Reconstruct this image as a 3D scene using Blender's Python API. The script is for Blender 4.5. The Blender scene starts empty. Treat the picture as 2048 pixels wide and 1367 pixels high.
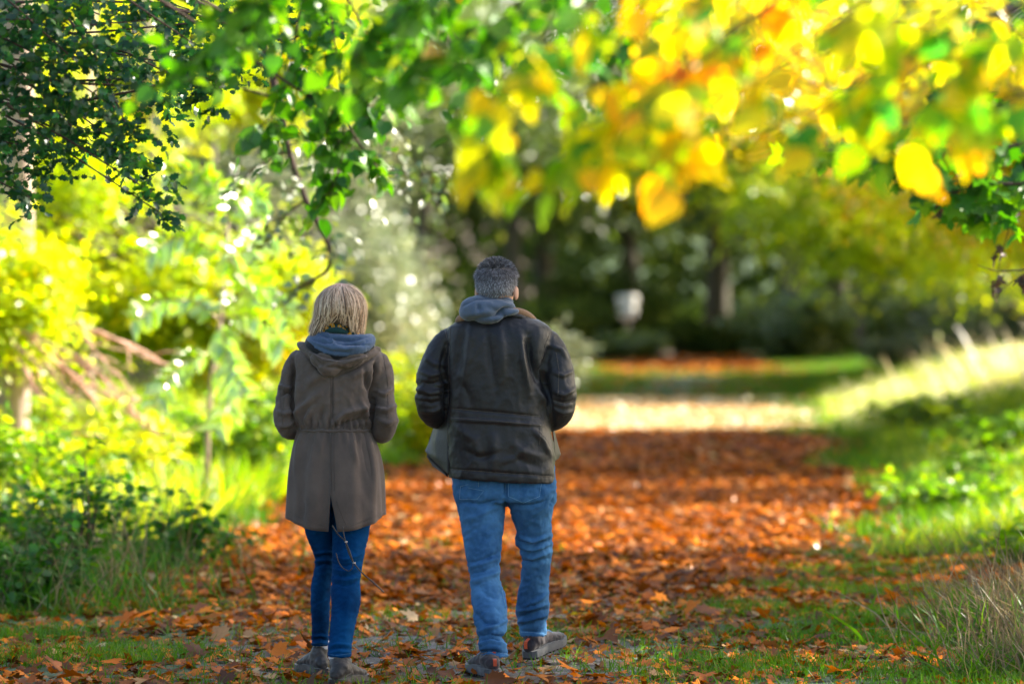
import bpy, math, random
import numpy as np
from mathutils import Vector, Matrix
rng = np.random.default_rng(11)
random.seed(5)
scene = bpy.context.scene
COL = scene.collection
R = math.radians

# ------------------------------------------------------------------ camera, sky, sun, exposure
CAMZ = 1.58; FPX = 7680.0; HOR = 620.0
cam_d = bpy.data.cameras.new("camera"); cam = bpy.data.objects.new("camera", cam_d); COL.objects.link(cam)
cam.location = (0, 0, CAMZ); cam_d.lens = 135.0; cam_d.sensor_width = 36.0
cam.rotation_euler = (R(90) - math.atan((683.5 - HOR) / FPX), 0, 0)
cam_d.clip_start = 0.1; cam_d.clip_end = 3000
cam_d.dof.use_dof = True; cam_d.dof.focus_distance = 16.55; cam_d.dof.aperture_fstop = 1.9
scene.camera = cam
SUN_AZ, SUN_EL = R(62), R(31)
world = bpy.data.worlds.new("World"); scene.world = world; world.use_nodes = True
wn = world.node_tree; wn.nodes.clear()
sky = wn.nodes.new("ShaderNodeTexSky"); sky.sky_type = 'NISHITA'; sky.sun_disc = False
sky.sun_elevation = SUN_EL; sky.sun_rotation = SUN_AZ; sky.dust_density = 3.0; sky.ozone_density = 0.3
bg = wn.nodes.new("ShaderNodeBackground"); bg.inputs[1].default_value = 0.095
wo = wn.nodes.new("ShaderNodeOutputWorld")
wn.links.new(sky.outputs[0], bg.inputs[0]); wn.links.new(bg.outputs[0], wo.inputs[0])
sl = bpy.data.lights.new("sun", 'SUN'); sl.energy = 5.0; sl.angle = R(0.5); sl.color = (1.0, 0.93, 0.80)
sun = bpy.data.objects.new("sun", sl); COL.objects.link(sun)
LS = Vector((math.sin(SUN_AZ) * math.cos(SUN_EL), math.cos(SUN_AZ) * math.cos(SUN_EL), math.sin(SUN_EL)))
sun.rotation_euler = LS.to_track_quat('Z', 'Y').to_euler(); sun.location = (30, 10, 30)
scene.view_settings.view_transform = 'Standard'; scene.view_settings.look = 'None'
scene.view_settings.gamma = 1; scene.view_settings.exposure = 2.1
scene.cycles.use_denoising = True
scene.cycles.max_bounces = 7; scene.cycles.diffuse_bounces = 3; scene.cycles.transmission_bounces = 4
scene.cycles.sample_clamp_indirect = 8.0

# ------------------------------------------------------------------ helpers
def P(px, py, Y):
    return np.array([(px - 1024.0) * Y / FPX, Y, CAMZ + (HOR - py) * Y / FPX])

def tag(o, label=None, cat=None, group=None, kind=None):
    if label: o["label"] = label
    if cat: o["category"] = cat
    if group: o["group"] = group
    if kind: o["kind"] = kind
    return o

def empty(name, loc, label=None, cat=None, group=None):
    o = bpy.data.objects.new(name, None); COL.objects.link(o); o.location = loc
    o.empty_display_size = 0.2
    return tag(o, label, cat, group)

def mesh_obj(name, V, F, mat, parent=None, smooth=True, mats=None, midx=None, F4=None):
    """V (n,3) world coordinates; F (m,3) and F4 (k,4) faces. Parents are unrotated empties: shift by their location."""
    V = np.asarray(V, dtype=np.float32).reshape(-1, 3)
    if parent is not None:
        p = parent; off = np.zeros(3)
        while p is not None: off += np.array(p.location); p = p.parent
        V = V - off.astype(np.float32)
    me = bpy.data.meshes.new(name)
    F = np.asarray(F if F is not None else [], dtype=np.int32).reshape(-1, 3)
    Q = np.asarray(F4 if F4 is not None else [], dtype=np.int32).reshape(-1, 4)
    me.vertices.add(len(V)); me.vertices.foreach_set("co", V.ravel())
    li = np.concatenate([F.ravel(), Q.ravel()])
    me.loops.add(len(li)); me.loops.foreach_set("vertex_index", li)
    n = len(F) + len(Q); me.polygons.add(n)
    st = np.concatenate([np.arange(len(F)) * 3, len(F) * 3 + np.arange(len(Q)) * 4]).astype(np.int32)
    tt = np.concatenate([np.full(len(F), 3), np.full(len(Q), 4)]).astype(np.int32)
    me.polygons.foreach_set("loop_start", st); me.polygons.foreach_set("loop_total", tt)
    me.polygons.foreach_set("use_smooth", np.full(n, bool(smooth)))
    for m in (mats or [mat]): me.materials.append(m)
    if midx is not None: me.polygons.foreach_set("material_index", np.asarray(midx, dtype=np.int32))
    me.update(calc_edges=True); me.validate()
    o = bpy.data.objects.new(name, me); COL.objects.link(o)
    if parent is not None: o.parent = parent
    return o

class Acc:
    """collects triangles and quads, builds one mesh"""
    def __init__(s): s.V = []; s.F = []; s.Q = []; s.n = 0
    def add(s, V, F=None, Q=None):
        V = np.asarray(V, float).reshape(-1, 3)
        if F is not None and len(F): s.F.append(np.asarray(F, int).reshape(-1, 3) + s.n)
        if Q is not None and len(Q): s.Q.append(np.asarray(Q, int).reshape(-1, 4) + s.n)
        s.V.append(V); s.n += len(V); return s
    def arrays(s):
        return (np.concatenate(s.V), np.concatenate(s.F) if s.F else np.zeros((0, 3), int),
                np.concatenate(s.Q) if s.Q else np.zeros((0, 4), int))
    def build(s, name, mat, parent=None, smooth=True):
        V, F, Q = s.arrays()
        return mesh_obj(name, V, F, mat, parent, smooth, F4=Q)

def nrm(a):
    a = np.asarray(a, float); return a / np.maximum(np.linalg.norm(a, axis=-1, keepdims=True), 1e-9)

def tube(acc, pts, rad, n=8, cap=True):
    pts = np.asarray(pts, float); m = len(pts)
    rad = np.broadcast_to(np.asarray(rad, float), (m,)) if np.ndim(rad) < 2 else np.asarray(rad)
    T = nrm(np.gradient(pts, axis=0))
    ref = np.array([0, 0, 1.0]) if abs(T[0][2]) < 0.9 else np.array([1.0, 0, 0])
    U = nrm(np.cross(T, ref)); W = np.cross(T, U)
    a = np.arange(n) * 2 * math.pi / n
    V = pts[:, None, :] + rad[:, None, None] * (np.cos(a)[None, :, None] * U[:, None, :] + np.sin(a)[None, :, None] * W[:, None, :])
    i = np.arange(m - 1)[:, None] * n; j = np.arange(n)[None, :]; k = (j + 1) % n
    Q = np.stack([i + j, i + k, i + n + k, i + n + j], -1).reshape(-1, 4)
    V = V.reshape(-1, 3); F = []
    if cap:
        V = np.concatenate([V, pts[:1], pts[-1:]]); c0, c1 = m * n, m * n + 1
        for q in range(n):
            F.append((c0, (q + 1) % n, q)); F.append((c1, (m - 1) * n + q, (m - 1) * n + (q + 1) % n))
    acc.add(V, F, Q)

def bent(p0, p1, k=7, wob=0.06, sag=0.0):
    p0 = np.asarray(p0, float); p1 = np.asarray(p1, float); L = np.linalg.norm(p1 - p0)
    t = np.linspace(0, 1, k)[:, None]
    a = rng.normal(0, wob * L, 3); b = rng.normal(0, wob * L * .5, 3)
    return p0 + (p1 - p0) * t + np.sin(t * math.pi) * a + np.sin(t * 2 * math.pi) * b + np.array([0, 0, sag * L]) * np.sin(t * math.pi)

# ---- leaf shapes: (x across, y along, z up) for a leaf one unit long
def tpl_fan(outline, cup=0.0, droop=0.15, c=(0, .45)):
    o = np.array(outline, float); n = len(o)
    V = np.concatenate([[[c[0], c[1]]], o]); z = cup * np.abs(V[:, 0]) - droop * V[:, 1] ** 2
    V = np.column_stack([V, z]); F = [(0, i + 1, (i + 1) % n + 1) for i in range(n)]
    return V, np.array(F)
T_DIA = (np.array([[0, 0, 0], [.36, .42, .1], [0, 1, -.1], [-.36, .42, .1]]), np.array([(0, 1, 2), (0, 2, 3)]))
T_OVA = (np.array([[0, 0, 0], [.30, .15, .07], [.40, .42, .06], [.22, .75, 0], [0, 1.05, -.16], [-.22, .75, 0], [-.40, .42, .06], [-.30, .15, .07], [0, .42, -.03], [0, .75, -.08]]),
         np.array([(0, 1, 8), (1, 2, 8), (2, 3, 9), (2, 9, 8), (3, 4, 9), (4, 5, 9), (5, 6, 9), (6, 8, 9), (6, 7, 8), (7, 0, 8)]))
_lime = [(0, 0), (.12, -.06), (.30, -.02), (.42, .14), (.47, .32), (.44, .5), (.33, .68), (.17, .85), (.05, .98), (0, 1.12)]
_lime = _lime + [(-x, y) for x, y in _lime[-2:0:-1]]
T_LIME = tpl_fan(_lime, .18, .22)
_map = [(0, 0), (.10, .04), (.34, -.04), (.30, .12), (.55, .22), (.40, .36), (.62, .62), (.34, .58), (.30, .66), (.16, .62), (.18, .82), (0, 1.08)]
_map = _map + [(-x, y) for x, y in _map[-2:0:-1]]
T_MAP = tpl_fan(_map, .12, .12, (0, .4))
_haw = [(0, 0), (.14, .12), (.34, .20), (.26, .36), (.46, .52), (.24, .62), (.28, .84), (.08, .84), (0, 1)]
_haw = _haw + [(-x, y) for x, y in _haw[-2:0:-1]]
T_HAW = tpl_fan(_haw, .15, .2, (0, .5))
T_GRS = (np.array([[-.5, 0, 0], [.5, 0, 0], [-.42, .4, -.06], [.42, .4, -.06], [-.25, .75, -.25], [.25, .75, -.25], [0, 1, -.5]]) * [.03, 1, 1],
         np.array([(0, 1, 3), (0, 3, 2), (2, 3, 5), (2, 5, 4), (4, 5, 6)]))

class Leaves:
    def __init__(s): s.P = []; s.A = []; s.N = []; s.S = []
    def add(s, P_, A, N, S):
        P_ = np.asarray(P_, float).reshape(-1, 3); n = len(P_)
        s.P.append(P_); s.A.append(np.broadcast_to(A, (n, 3))); s.N.append(np.broadcast_to(N, (n, 3)))
        s.S.append(np.broadcast_to(S, (n,)))
    def build(s, name, tpl, mat, parent=None, zr=(.3, 1.6), wr=(.8, 1.15), smooth=True):
        Pp = np.concatenate(s.P); A = nrm(np.concatenate(s.A)); N = np.concatenate(s.N); S = np.concatenate(s.S)
        N = nrm(N - A * np.sum(A * N, -1, keepdims=True)); B = np.cross(A, N)
        V, F = tpl; n, m = len(Pp), len(V)
        zc = rng.uniform(zr[0], zr[1], n)[:, None, None]; wc = rng.uniform(wr[0], wr[1], n)[:, None, None]
        X = V[None, :, 0, None] * wc; Yv = V[None, :, 1, None]; Z = V[None, :, 2, None] * zc
        W = Pp[:, None] + S[:, None, None] * (X * B[:, None] + Yv * A[:, None] + Z * N[:, None])
        FF = (F[None] + (np.arange(n) * m)[:, None, None]).reshape(-1, 3)
        return mesh_obj(name, W.reshape(-1, 3), FF, mat, parent, smooth)

def sprays(lv, acc, starts, dirs, lens, per, size, droop=.3, twig_r=None, flat=1.0, sj=.25):
    """twigs with leaves set alternately along them; all arrays"""
    starts = np.asarray(starts); n = len(starts); dirs = nrm(dirs); lens = np.broadcast_to(lens, (n,))
    t = (np.arange(per) + .6) / per
    side = nrm(np.cross(dirs, [0, 0, 1.0]) + 1e-4)
    pos = starts[:, None] + dirs[:, None] * (lens[:, None] * t)[..., None]
    pos[..., 2] -= droop * (lens[:, None] * t ** 2) * .6
    sg = np.where(np.arange(per) % 2 == 0, 1, -1)[None, :, None]
    A = dirs[:, None] * .7 + side[:, None] * sg * .8 + rng.normal(0, .3, (n, per, 3)) + np.array([0, 0, -droop])
    N = np.array([0, 0, 1.0]) * flat + rng.normal(0, .45, (n, per, 3))
    S = size * rng.uniform(1 - sj, 1 + sj, (n, per))
    lv.add(pos.reshape(-1, 3), A.reshape(-1, 3), N.reshape(-1, 3), S.ravel())
    if acc is not None and twig_r:
        # three-sided twigs, two segments, built in one go
        tt = np.array([0, .5, 1.0]); c = starts[:, None] + dirs[:, None] * (lens[:, None] * tt)[..., None]
        c[..., 2] -= droop * (lens[:, None] * tt ** 2) * .6
        up = np.cross(side, dirs); ang = np.array([0, 2.1, 4.2])
        ring = (np.cos(ang)[None, :, None] * side[:, None] + np.sin(ang)[None, :, None] * up[:, None])
        rr = twig_r * np.array([1, .7, .3])
        V = c[:, :, None] + rr[None, :, None, None] * ring[:, None]
        Q = []
        for a in range(2):
            for b in range(3): Q.append((a * 3 + b, a * 3 + (b + 1) % 3, a * 3 + 3 + (b + 1) % 3, a * 3 + 3 + b))
        Q = (np.array(Q)[None] + (np.arange(n) * 9)[:, None, None]).reshape(-1, 4)
        acc.add(V.reshape(-1, 3), None, Q)

# ------------------------------------------------------------------ materials
def newmat(name):
    m = bpy.data.materials.new(name); m.use_nodes = True; nt = m.node_tree; nt.nodes.clear()
    out = nt.nodes.new("ShaderNodeOutputMaterial"); return m, nt, out
def nd(nt, t, **kw):
    n = nt.nodes.new("ShaderNode" + t)
    for k, v in kw.items(): setattr(n, k, v)
    return n
def ramp(nt, fac, stops, interp='LINEAR'):
    r = nd(nt, "ValToRGB"); cr = r.color_ramp; cr.interpolation = interp
    while len(cr.elements) > 1: cr.elements.remove(cr.elements[-1])
    cr.elements[0].position = stops[0][0]; cr.elements[0].color = (*stops[0][1], 1)
    for p, c in stops[1:]:
        e = cr.elements.new(p); e.color = (*c, 1)
    nt.links.new(fac, r.inputs[0]); return r.outputs[0]
def noise(nt, scale, detail=3, vec=None, rough=.5):
    n = nd(nt, "TexNoise"); n.inputs["Scale"].default_value = scale; n.inputs["Detail"].default_value = detail
    n.inputs["Roughness"].default_value = rough
    if vec is None:
        tc = nd(nt, "TexCoord"); vec = tc.outputs["Object"]
    nt.links.new(vec, n.inputs["Vector"]); return n.outputs[0]
def math2(nt, op, a, b):
    n = nd(nt, "Math", operation=op)
    for i, v in enumerate((a, b)):
        if isinstance(v, (int, float)): n.inputs[i].default_value = v
        elif v is not None: nt.links.new(v, n.inputs[i])
    return n.outputs[0]

def leafmat(name, stops, trans=.5, gloss=.035, rough=.42, nscale=.6, nmix=.45, tboost=1.25):
    m, nt, out = newmat(name)
    geo = nd(nt, "NewGeometry"); ri = geo.outputs["Random Per Island"]
    nz = noise(nt, nscale, 2)
    nz2 = math2(nt, 'MULTIPLY_ADD', nz, 2.2); nz2.node.inputs[2].default_value = -.6
    f = math2(nt, 'ADD', math2(nt, 'MULTIPLY', ri, 1 - nmix), math2(nt, 'MULTIPLY', nz2, nmix))
    col = ramp(nt, f, stops)
    fine = noise(nt, 60, 2)
    hsv = nd(nt, "HueSaturation"); nt.links.new(col, hsv.inputs["Color"])
    nt.links.new(math2(nt, 'MULTIPLY_ADD', fine, .5), hsv.inputs["Value"]); hsv.inputs["Value"].links[0].from_node.inputs[2].default_value = .75
    d = nd(nt, "BsdfDiffuse"); nt.links.new(hsv.outputs[0], d.inputs[0])
    tr = nd(nt, "BsdfTranslucent")
    h2 = nd(nt, "HueSaturation"); h2.inputs["Value"].default_value = tboost; h2.inputs["Saturation"].default_value = 1.1
    nt.links.new(hsv.outputs[0], h2.inputs["Color"]); nt.links.new(h2.outputs[0], tr.inputs[0])
    mx = nd(nt, "MixShader"); mx.inputs[0].default_value = trans
    nt.links.new(d.outputs[0], mx.inputs[1]); nt.links.new(tr.outputs[0], mx.inputs[2])
    g = nd(nt, "BsdfGlossy"); g.inputs["Roughness"].default_value = rough; g.inputs[0].default_value = (1, 1, 1, 1)
    mg = nd(nt, "MixShader"); mg.inputs[0].default_value = gloss
    nt.links.new(mx.outputs[0], mg.inputs[1]); nt.links.new(g.outputs[0], mg.inputs[2]); nt.links.new(mg.outputs[0], out.inputs[0])
    return m

M = {}
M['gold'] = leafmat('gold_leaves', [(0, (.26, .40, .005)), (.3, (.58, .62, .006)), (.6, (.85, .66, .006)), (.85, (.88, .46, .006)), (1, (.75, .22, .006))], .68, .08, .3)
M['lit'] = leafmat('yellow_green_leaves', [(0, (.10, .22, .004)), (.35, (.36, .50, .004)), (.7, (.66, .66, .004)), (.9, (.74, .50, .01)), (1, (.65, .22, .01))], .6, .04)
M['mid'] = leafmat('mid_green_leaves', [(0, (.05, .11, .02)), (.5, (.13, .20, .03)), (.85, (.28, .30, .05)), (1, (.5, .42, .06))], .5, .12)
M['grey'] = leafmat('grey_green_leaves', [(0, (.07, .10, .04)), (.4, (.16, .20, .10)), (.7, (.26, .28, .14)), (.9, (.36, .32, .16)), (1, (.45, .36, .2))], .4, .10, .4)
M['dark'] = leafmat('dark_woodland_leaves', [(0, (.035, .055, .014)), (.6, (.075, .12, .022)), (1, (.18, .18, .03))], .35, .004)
M['haw'] = leafmat('hawthorn_leaves', [(0, (.012, .055, .022)), (.6, (.03, .12, .03)), (.9, (.07, .19, .02)), (.955, (.3, .26, .02)), (1, (.50, .12, .02))], .45, .04, .3, nmix=.1)
M['limeg'] = leafmat('lime_leaves', [(0, (.035, .13, .012)), (.4, (.07, .22, .012)), (.8, (.15, .33, .010)), (.93, (.30, .42, .010)), (.96, (.65, .45, .02)), (1, (.75, .28, .02))], .5, .03, nmix=.15)
M['beech'] = leafmat('beech_leaves', [(0, (.04, .20, .05)), (.25, (.09, .32, .04)), (.42, (.32, .48, .01)), (.55, (.78, .66, .01)), (.74, (.90, .52, .01)), (.88, (.82, .26, .01)), (1, (.6, .10, .01))], .62, .015, nscale=3, nmix=.5, tboost=1.2)
M['nettle'] = leafmat('nettle_leaves', [(0, (.018, .075, .010)), (.6, (.040, .15, .012)), (1, (.12, .26, .02))], .45, .025, nmix=.2)
M['bram'] = leafmat('bramble_leaves', [(0, (.05, .15, .006)), (.5, (.15, .32, .008)), (.8, (.42, .52, .01)), (1, (.66, .60, .02))], .55, .04)
M['litter'] = leafmat('litter_leaves', [(0, (.050, .020, .008)), (.25, (.13, .045, .012)), (.42, (.24, .075, .016)), (.56, (.46, .110, .006)), (.76, (.70, .20, .006)), (.82, (.30, .13, .045)), (.90, (.50, .30, .13)), (.95, (.68, .50, .27)), (.972, (.88, .60, .02)), (1, (.9, .72, .04))], .15, .028, .3, nscale=1.1, nmix=.25)
M['sunpaint'] = leafmat('painted_sunlight_leaves', [(0, (.40, .20, .05)), (.4, (.72, .42, .10)), (.7, (.85, .66, .34)), (1, (.92, .82, .60))], .12, .14, .4, nscale=1.5, nmix=.25)  # litter colour lightened to carry the blown-out sunlight of the far strip
M['grass'] = leafmat('grass_blades', [(0, (.035, .10, .006)), (.6, (.075, .20, .006)), (.9, (.19, .30, .02)), (1, (.38, .32, .10))], .5, .02, nscale=1.0)
M['bankgrass'] = leafmat('bank_grass_blades', [(0, (.05, .15, .01)), (.4, (.16, .30, .01)), (.7, (.46, .52, .02)), (.9, (.66, .60, .05)), (1, (.7, .55, .2))], .6, .04, nscale=.5)
M['straw'] = leafmat('dry_grass_stalks', [(0, (.40, .28, .12)), (.6, (.72, .58, .34)), (1, (.88, .78, .58))], .4, .06)
M['deadgrass'] = leafmat('withered_grass', [(0, (.09, .07, .04)), (.5, (.2, .15, .08)), (1, (.32, .25, .14))], .3, .03)
M['frond'] = leafmat('sumac_leaves', [(0, (.2, .42, .02)), (.7, (.42, .6, .02)), (1, (.65, .62, .03))], .55, .2, .3)
M['brownleaf'] = leafmat('withered_leaves', [(0, (.04, .02, .015)), (1, (.12, .06, .03))], .2)

def bark(name, c0, c1, sc=6):
    m, nt, out = newmat(name)
    tc = nd(nt, "TexCoord"); mp = nd(nt, "Mapping"); mp.inputs["Scale"].default_value = (1, 1, .25)
    nt.links.new(tc.outputs["Object"], mp.inputs[0])
    n = noise(nt, sc, 6, mp.outputs[0], .65)
    c = ramp(nt, n, [(.3, c0), (.7, c1)])
    b = nd(nt, "BsdfPrincipled"); nt.links.new(c, b.inputs["Base Color"]); b.inputs["Roughness"].default_value = .85
    bp = nd(nt, "Bump"); bp.inputs["Strength"].default_value = .8; bp.inputs["Distance"].default_value = .03
    nt.links.new(n, bp.inputs["Height"]); nt.links.new(bp.outputs[0], b.inputs["Normal"]); nt.links.new(b.outputs[0], out.inputs[0])
    return m
M['bark'] = bark('grey_bark', (.06, .045, .035), (.2, .16, .12))
M['barkdark'] = bark('dark_bark', (.045, .038, .022), (.10, .085, .05))
M['pinkwood'] = bark('bare_pinkish_wood', (.45, .22, .15), (.80, .50, .38))
M['barkpale'] = bark('pale_bark', (.22, .15, .11), (.55, .42, .33))
M['twig'] = bark('twig_bark', (.05, .025, .02), (.13, .07, .05), 30)

# ------------------------------------------------------------------ terrain
def sst(a, b, x):
    t = np.clip((x - a) / (b - a), 0, 1); return t * t * (3 - 2 * t)
def path_l(Y): return np.interp(Y, [0, 16, 19, 22, 25, 35, 50, 100, 170, 260], [-.8, -1.1, -1.6, -2.1, -2.1, -1.5, -.1, 2.0, 3.0, -8])
def path_r(Y): return np.interp(Y, [0, 16, 19, 22, 25, 28, 32, 50, 67, 101, 170, 260], [.1, .35, .75, 1.15, 1.9, 2.8, 3.1, 3.8, 4.9, 7.6, 9.5, 2])
def gz(x, Y):
    x = np.asarray(x, float); Y = np.asarray(Y, float)
    r = x - path_r(Y) - np.interp(Y, [0, 16, 20, 28], [1.6, 1.6, 1.2, .1]); l = path_l(Y) - x
    h = sst(0, 4.5, r) * np.interp(Y, [0, 20, 35, 60, 90, 140], [.22, .30, .50, .52, .45, .3]) + sst(4, 30, r) * .5
    h += sst(.5, 5, l) * .25 + .03 * np.sin(x * 1.3 + Y * .7) * sst(0, 2, np.maximum(r, l))
    h += sst(185, 420, Y) * 14
    return h
ys = np.concatenate([np.arange(-60, 12, 4.), np.arange(12, 45, .35), np.arange(45, 130, 1.2), np.arange(130, 260, 4), np.geomspace(262, 1500, 14)])
xs = np.concatenate([-np.geomspace(900, 14, 14), np.arange(-13, 18, .35), np.geomspace(18.5, 900, 14)])
GX, GY = np.meshgrid(xs, ys); GZ = gz(GX, GY) + .012 * np.sin(GX * 5.1 + 2 * np.sin(GY * 1.7)) * np.sin(GY * 4.3)
nx, ny = len(xs), len(ys); ii = np.arange(ny - 1)[:, None] * nx + np.arange(nx - 1)[None]
Q = np.stack([ii, ii + 1, ii + nx + 1, ii + nx], -1).reshape(-1, 4)
gm, nt, out = newmat('forest_ground')
at = nd(nt, "Attribute", attribute_name="pathness"); n1 = noise(nt, 1.2, 4); n2 = noise(nt, 14, 6, rough=.7); n3 = noise(nt, 45, 4)
soil = ramp(nt, n2, [(.3, (.04, .03, .02)), (.5, (.10, .06, .035)), (.65, (.13, .09, .06)), (.75, (.17, .13, .10))])
green = ramp(nt, n2, [(.3, (.02, .04, .012)), (.6, (.05, .10, .02)), (.8, (.08, .13, .03))])
grav = ramp(nt, n3, [(.35, (.035, .03, .025)), (.52, (.09, .08, .07)), (.68, (.26, .25, .24))])
f = math2(nt, 'ADD', at.outputs["Fac"], math2(nt, 'MULTIPLY', math2(nt, 'SUBTRACT', n1, .5), 1.2))
fr = ramp(nt, f, [(.35, (0, 0, 0)), (.6, (1, 1, 1))])
mx = nd(nt, "Mix", data_type='RGBA'); nt.links.new(fr, mx.inputs[0]); nt.links.new(green, mx.inputs[6]); nt.links.new(soil, mx.inputs[7])
at2 = nd(nt, "Attribute", attribute_name="gravel")
gf = math2(nt, 'MULTIPLY', at2.outputs["Fac"], ramp(nt, n1, [(.4, (0, 0, 0)), (.55, (1, 1, 1))]))
mx2 = nd(nt, "Mix", data_type='RGBA'); nt.links.new(gf, mx2.inputs[0]); nt.links.new(mx.outputs[2], mx2.inputs[6]); nt.links.new(grav, mx2.inputs[7])
b = nd(nt, "BsdfPrincipled"); nt.links.new(mx2.outputs[2], b.inputs["Base Color"]); b.inputs["Roughness"].default_value = .8
bp = nd(nt, "Bump"); bp.inputs["Distance"].default_value = .02; bp.inputs["Strength"].default_value = .7
nt.links.new(n3, bp.inputs["Height"]); nt.links.new(bp.outputs[0], b.inputs["Normal"]); nt.links.new(b.outputs[0], out.inputs[0])
ground = mesh_obj('ground', np.stack([GX, GY, GZ], -1).reshape(-1, 3), None, gm, F4=Q)
def pathness(x, Y):
    w = .35 * np.sin(Y * .9 + 1.3 * np.sin(Y * .37)) + .2 * np.sin(Y * 2.3 + x * 2) + .15 * np.sin(x * 5 + Y * 3.7)
    return np.clip((np.minimum(x - path_l(Y), path_r(Y) - x) + w * np.clip(Y / 40, .6, 1.6)) * 1.0 + .5, 0, 1)
def gravelness(x, Y):
    c = (path_l(Y) + path_r(Y)) / 2
    return np.exp(-((x - c) / 1.2) ** 2) * (np.interp(Y, [14, 19, 21, 36, 40, 48, 50, 64, 67, 92, 95], [1, 1, .0, 0, .7, .7, .1, .1, 1, 1, 0]))
for nm, fn in (("pathness", pathness), ("gravel", gravelness)):
    a = ground.data.attributes.new(nm, 'FLOAT', 'POINT'); a.data.foreach_set("value", fn(GX, GY).ravel().astype(np.float32))
tag(ground, kind='structure')

# ------------------------------------------------------------------ fallen leaves (stuff)
def scatter(Y0, Y1, dens, margin=1.0, xr=None):
    n = int(dens * (Y1 - Y0) * ((Y0 + Y1) / 2 * .268 + 2 * margin))
    Y = rng.uniform(Y0, Y1, n * 2); hw = .134 * Y + margin; x = rng.uniform(-1, 1, n * 2) * (.134 * Y1 + margin)
    k = np.abs(x) < hw
    return x[k], Y[k]
def vnoise(x, y, s=1.0, seed=0):
    x = x * s + seed * 3.7; y = y * s + seed * 9.1
    return (np.sin(x * 1.3 + 1.7 * np.sin(y * .9)) + np.sin(y * 1.9 + 1.3 * np.sin(x * 1.1 + seed)) + np.sin((x + y) * .83 + seed) * .7) / 2.7
lv = Leaves()
def litter(Y0, Y1, dens, size, lift=.02):
    x, Y = scatter(Y0, Y1, dens)
    pn = pathness(x, Y); w = np.where(Y < 24, .58, .16) + .8 * pn * np.clip(.8 + .5 * vnoise(x, Y, 1.3, 9), .35, 1)
    w *= np.where(Y < 21, .62 + .4 * vnoise(x, Y, 2.2, 1), 1.0)
    w *= 1 - .6 * gravelness(x, Y) * (Y < 48) - .85 * gravelness(x, Y) * (Y > 64)
    w *= np.where((Y > 66) & (Y < 94), .25, 1)
    k = rng.uniform(0, 1, len(x)) < np.clip(w, 0.03, 1); x, Y = x[k], Y[k]; n = len(x)
    z = gz(x, Y) + rng.uniform(.004, lift, n)
    th = rng.uniform(0, 2 * math.pi, n); A = np.stack([np.cos(th), np.sin(th), rng.normal(0, .22, n)], -1)
    N = np.stack([rng.normal(0, .32, n), rng.normal(0, .32, n), np.ones(n)], -1)
    lv.add(np.stack([x, Y, z], -1), A, N, size * rng.uniform(.6, 1.35, n))
litter(14.5, 22, 420, .054, .025); litter(14.5, 24, 14, .10, .05); litter(22, 36, 380, .070, .04); litter(36, 49.5, 170, .10, .05); litter(68, 130, 30, .16, .06)
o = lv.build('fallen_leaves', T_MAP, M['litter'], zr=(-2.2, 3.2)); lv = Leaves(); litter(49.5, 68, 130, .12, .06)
tag(lv.build('pale_fallen_leaves', T_MAP, M['sunpaint'], zr=(-2.2, 3.2)), 'fallen leaves coloured pale as strong sunlight on the path beyond the couple', 'leaf litter', kind='stuff')
tag(o, 'brown, orange and yellow fallen leaves covering the woodland path', 'leaf litter', kind='stuff')

# ------------------------------------------------------------------ grass (stuff)
def blades(lv, x, Y, h, lean=.25, jit=.35, w=1.0):
    n = len(x); z = gz(x, Y) - .01
    A = np.stack([rng.normal(0, lean, n), rng.normal(0, lean, n), np.ones(n)], -1)
    th = rng.uniform(0, 2 * math.pi, n)
    N = np.stack([np.cos(th), np.sin(th), np.zeros(n)], -1)
    lv.add(np.stack([x, Y, z], -1), A, N, h * rng.uniform(1 - jit, 1 + jit, n))
lv = Leaves()
x, Y = scatter(14.5, 26, 1500)
g = np.where(x > .3, np.clip(vnoise(x, Y, 2.0, 3) * 1.2 + .42, .05, 1) * sst(-.3, .6, x - path_r(Y)), np.clip(vnoise(x, Y, 2.3, 3) * 1.0 + .12, 0, 1)) * (1.15 - pathness(x, Y)) + .16 * (vnoise(x, Y, 4, 5) > .2) * (Y < 20)
k = rng.uniform(0, 1, len(x)) < np.clip(g * 1.1, .02, 1); blades(lv, x[k], Y[k], .07, .45)
x, Y = scatter(26, 60, 300); k = (pathness(x, Y) < .4) & (rng.uniform(0, 1, len(x)) < .8); blades(lv, x[k], Y[k], .16, .35)
x, Y = scatter(60, 120, 90); k = (pathness(x, Y) < .6) | ((Y > 66) & (Y < 95) & (rng.uniform(0, 1, len(x)) < .6 - .45 * gravelness(x, Y))); blades(lv, x[k], Y[k], .16, .35)
o = lv.build('short_grass', (T_GRS[0] * [2.2, 1, 1], T_GRS[1]), M['grass']); tag(o, 'short green grass growing through the fallen leaves beside the path', 'grass', kind='stuff')
# tall grass of both banks
lv = Leaves(); ls = Leaves()
x, Y = scatter(24, 75, 260, 2)
r = x - path_r(Y); k = (r > .5 + .3 * vnoise(x, Y, 1)) ; x, Y, r = x[k], Y[k], r[k]
blades(lv, x, Y, np.clip(.12 + r * .07, .12, .32) * np.clip(.6 + Y / 80, .6, 1.3), .35)
x, Y = scatter(24, 60, 220, 2); k = (path_l(Y) - x > .2); x, Y = x[k], Y[k]; blades(lv, x, Y, .38, .4)
o = lv.build('bank_grass', (T_GRS[0] * [1.8, 1, 1], T_GRS[1]), M['bankgrass']); tag(o, 'green and yellow grass growing on the banks either side of the path', 'grass', kind='stuff')
x, Y = scatter(46, 66, 60, 2); r = x - path_r(Y); k = (r > .5) & (vnoise(x, Y, 1.7, 2) * .6 + r * .25 + rng.normal(0, .35, len(x)) > .35); x, Y, r = x[k], Y[k], r[k]
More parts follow.
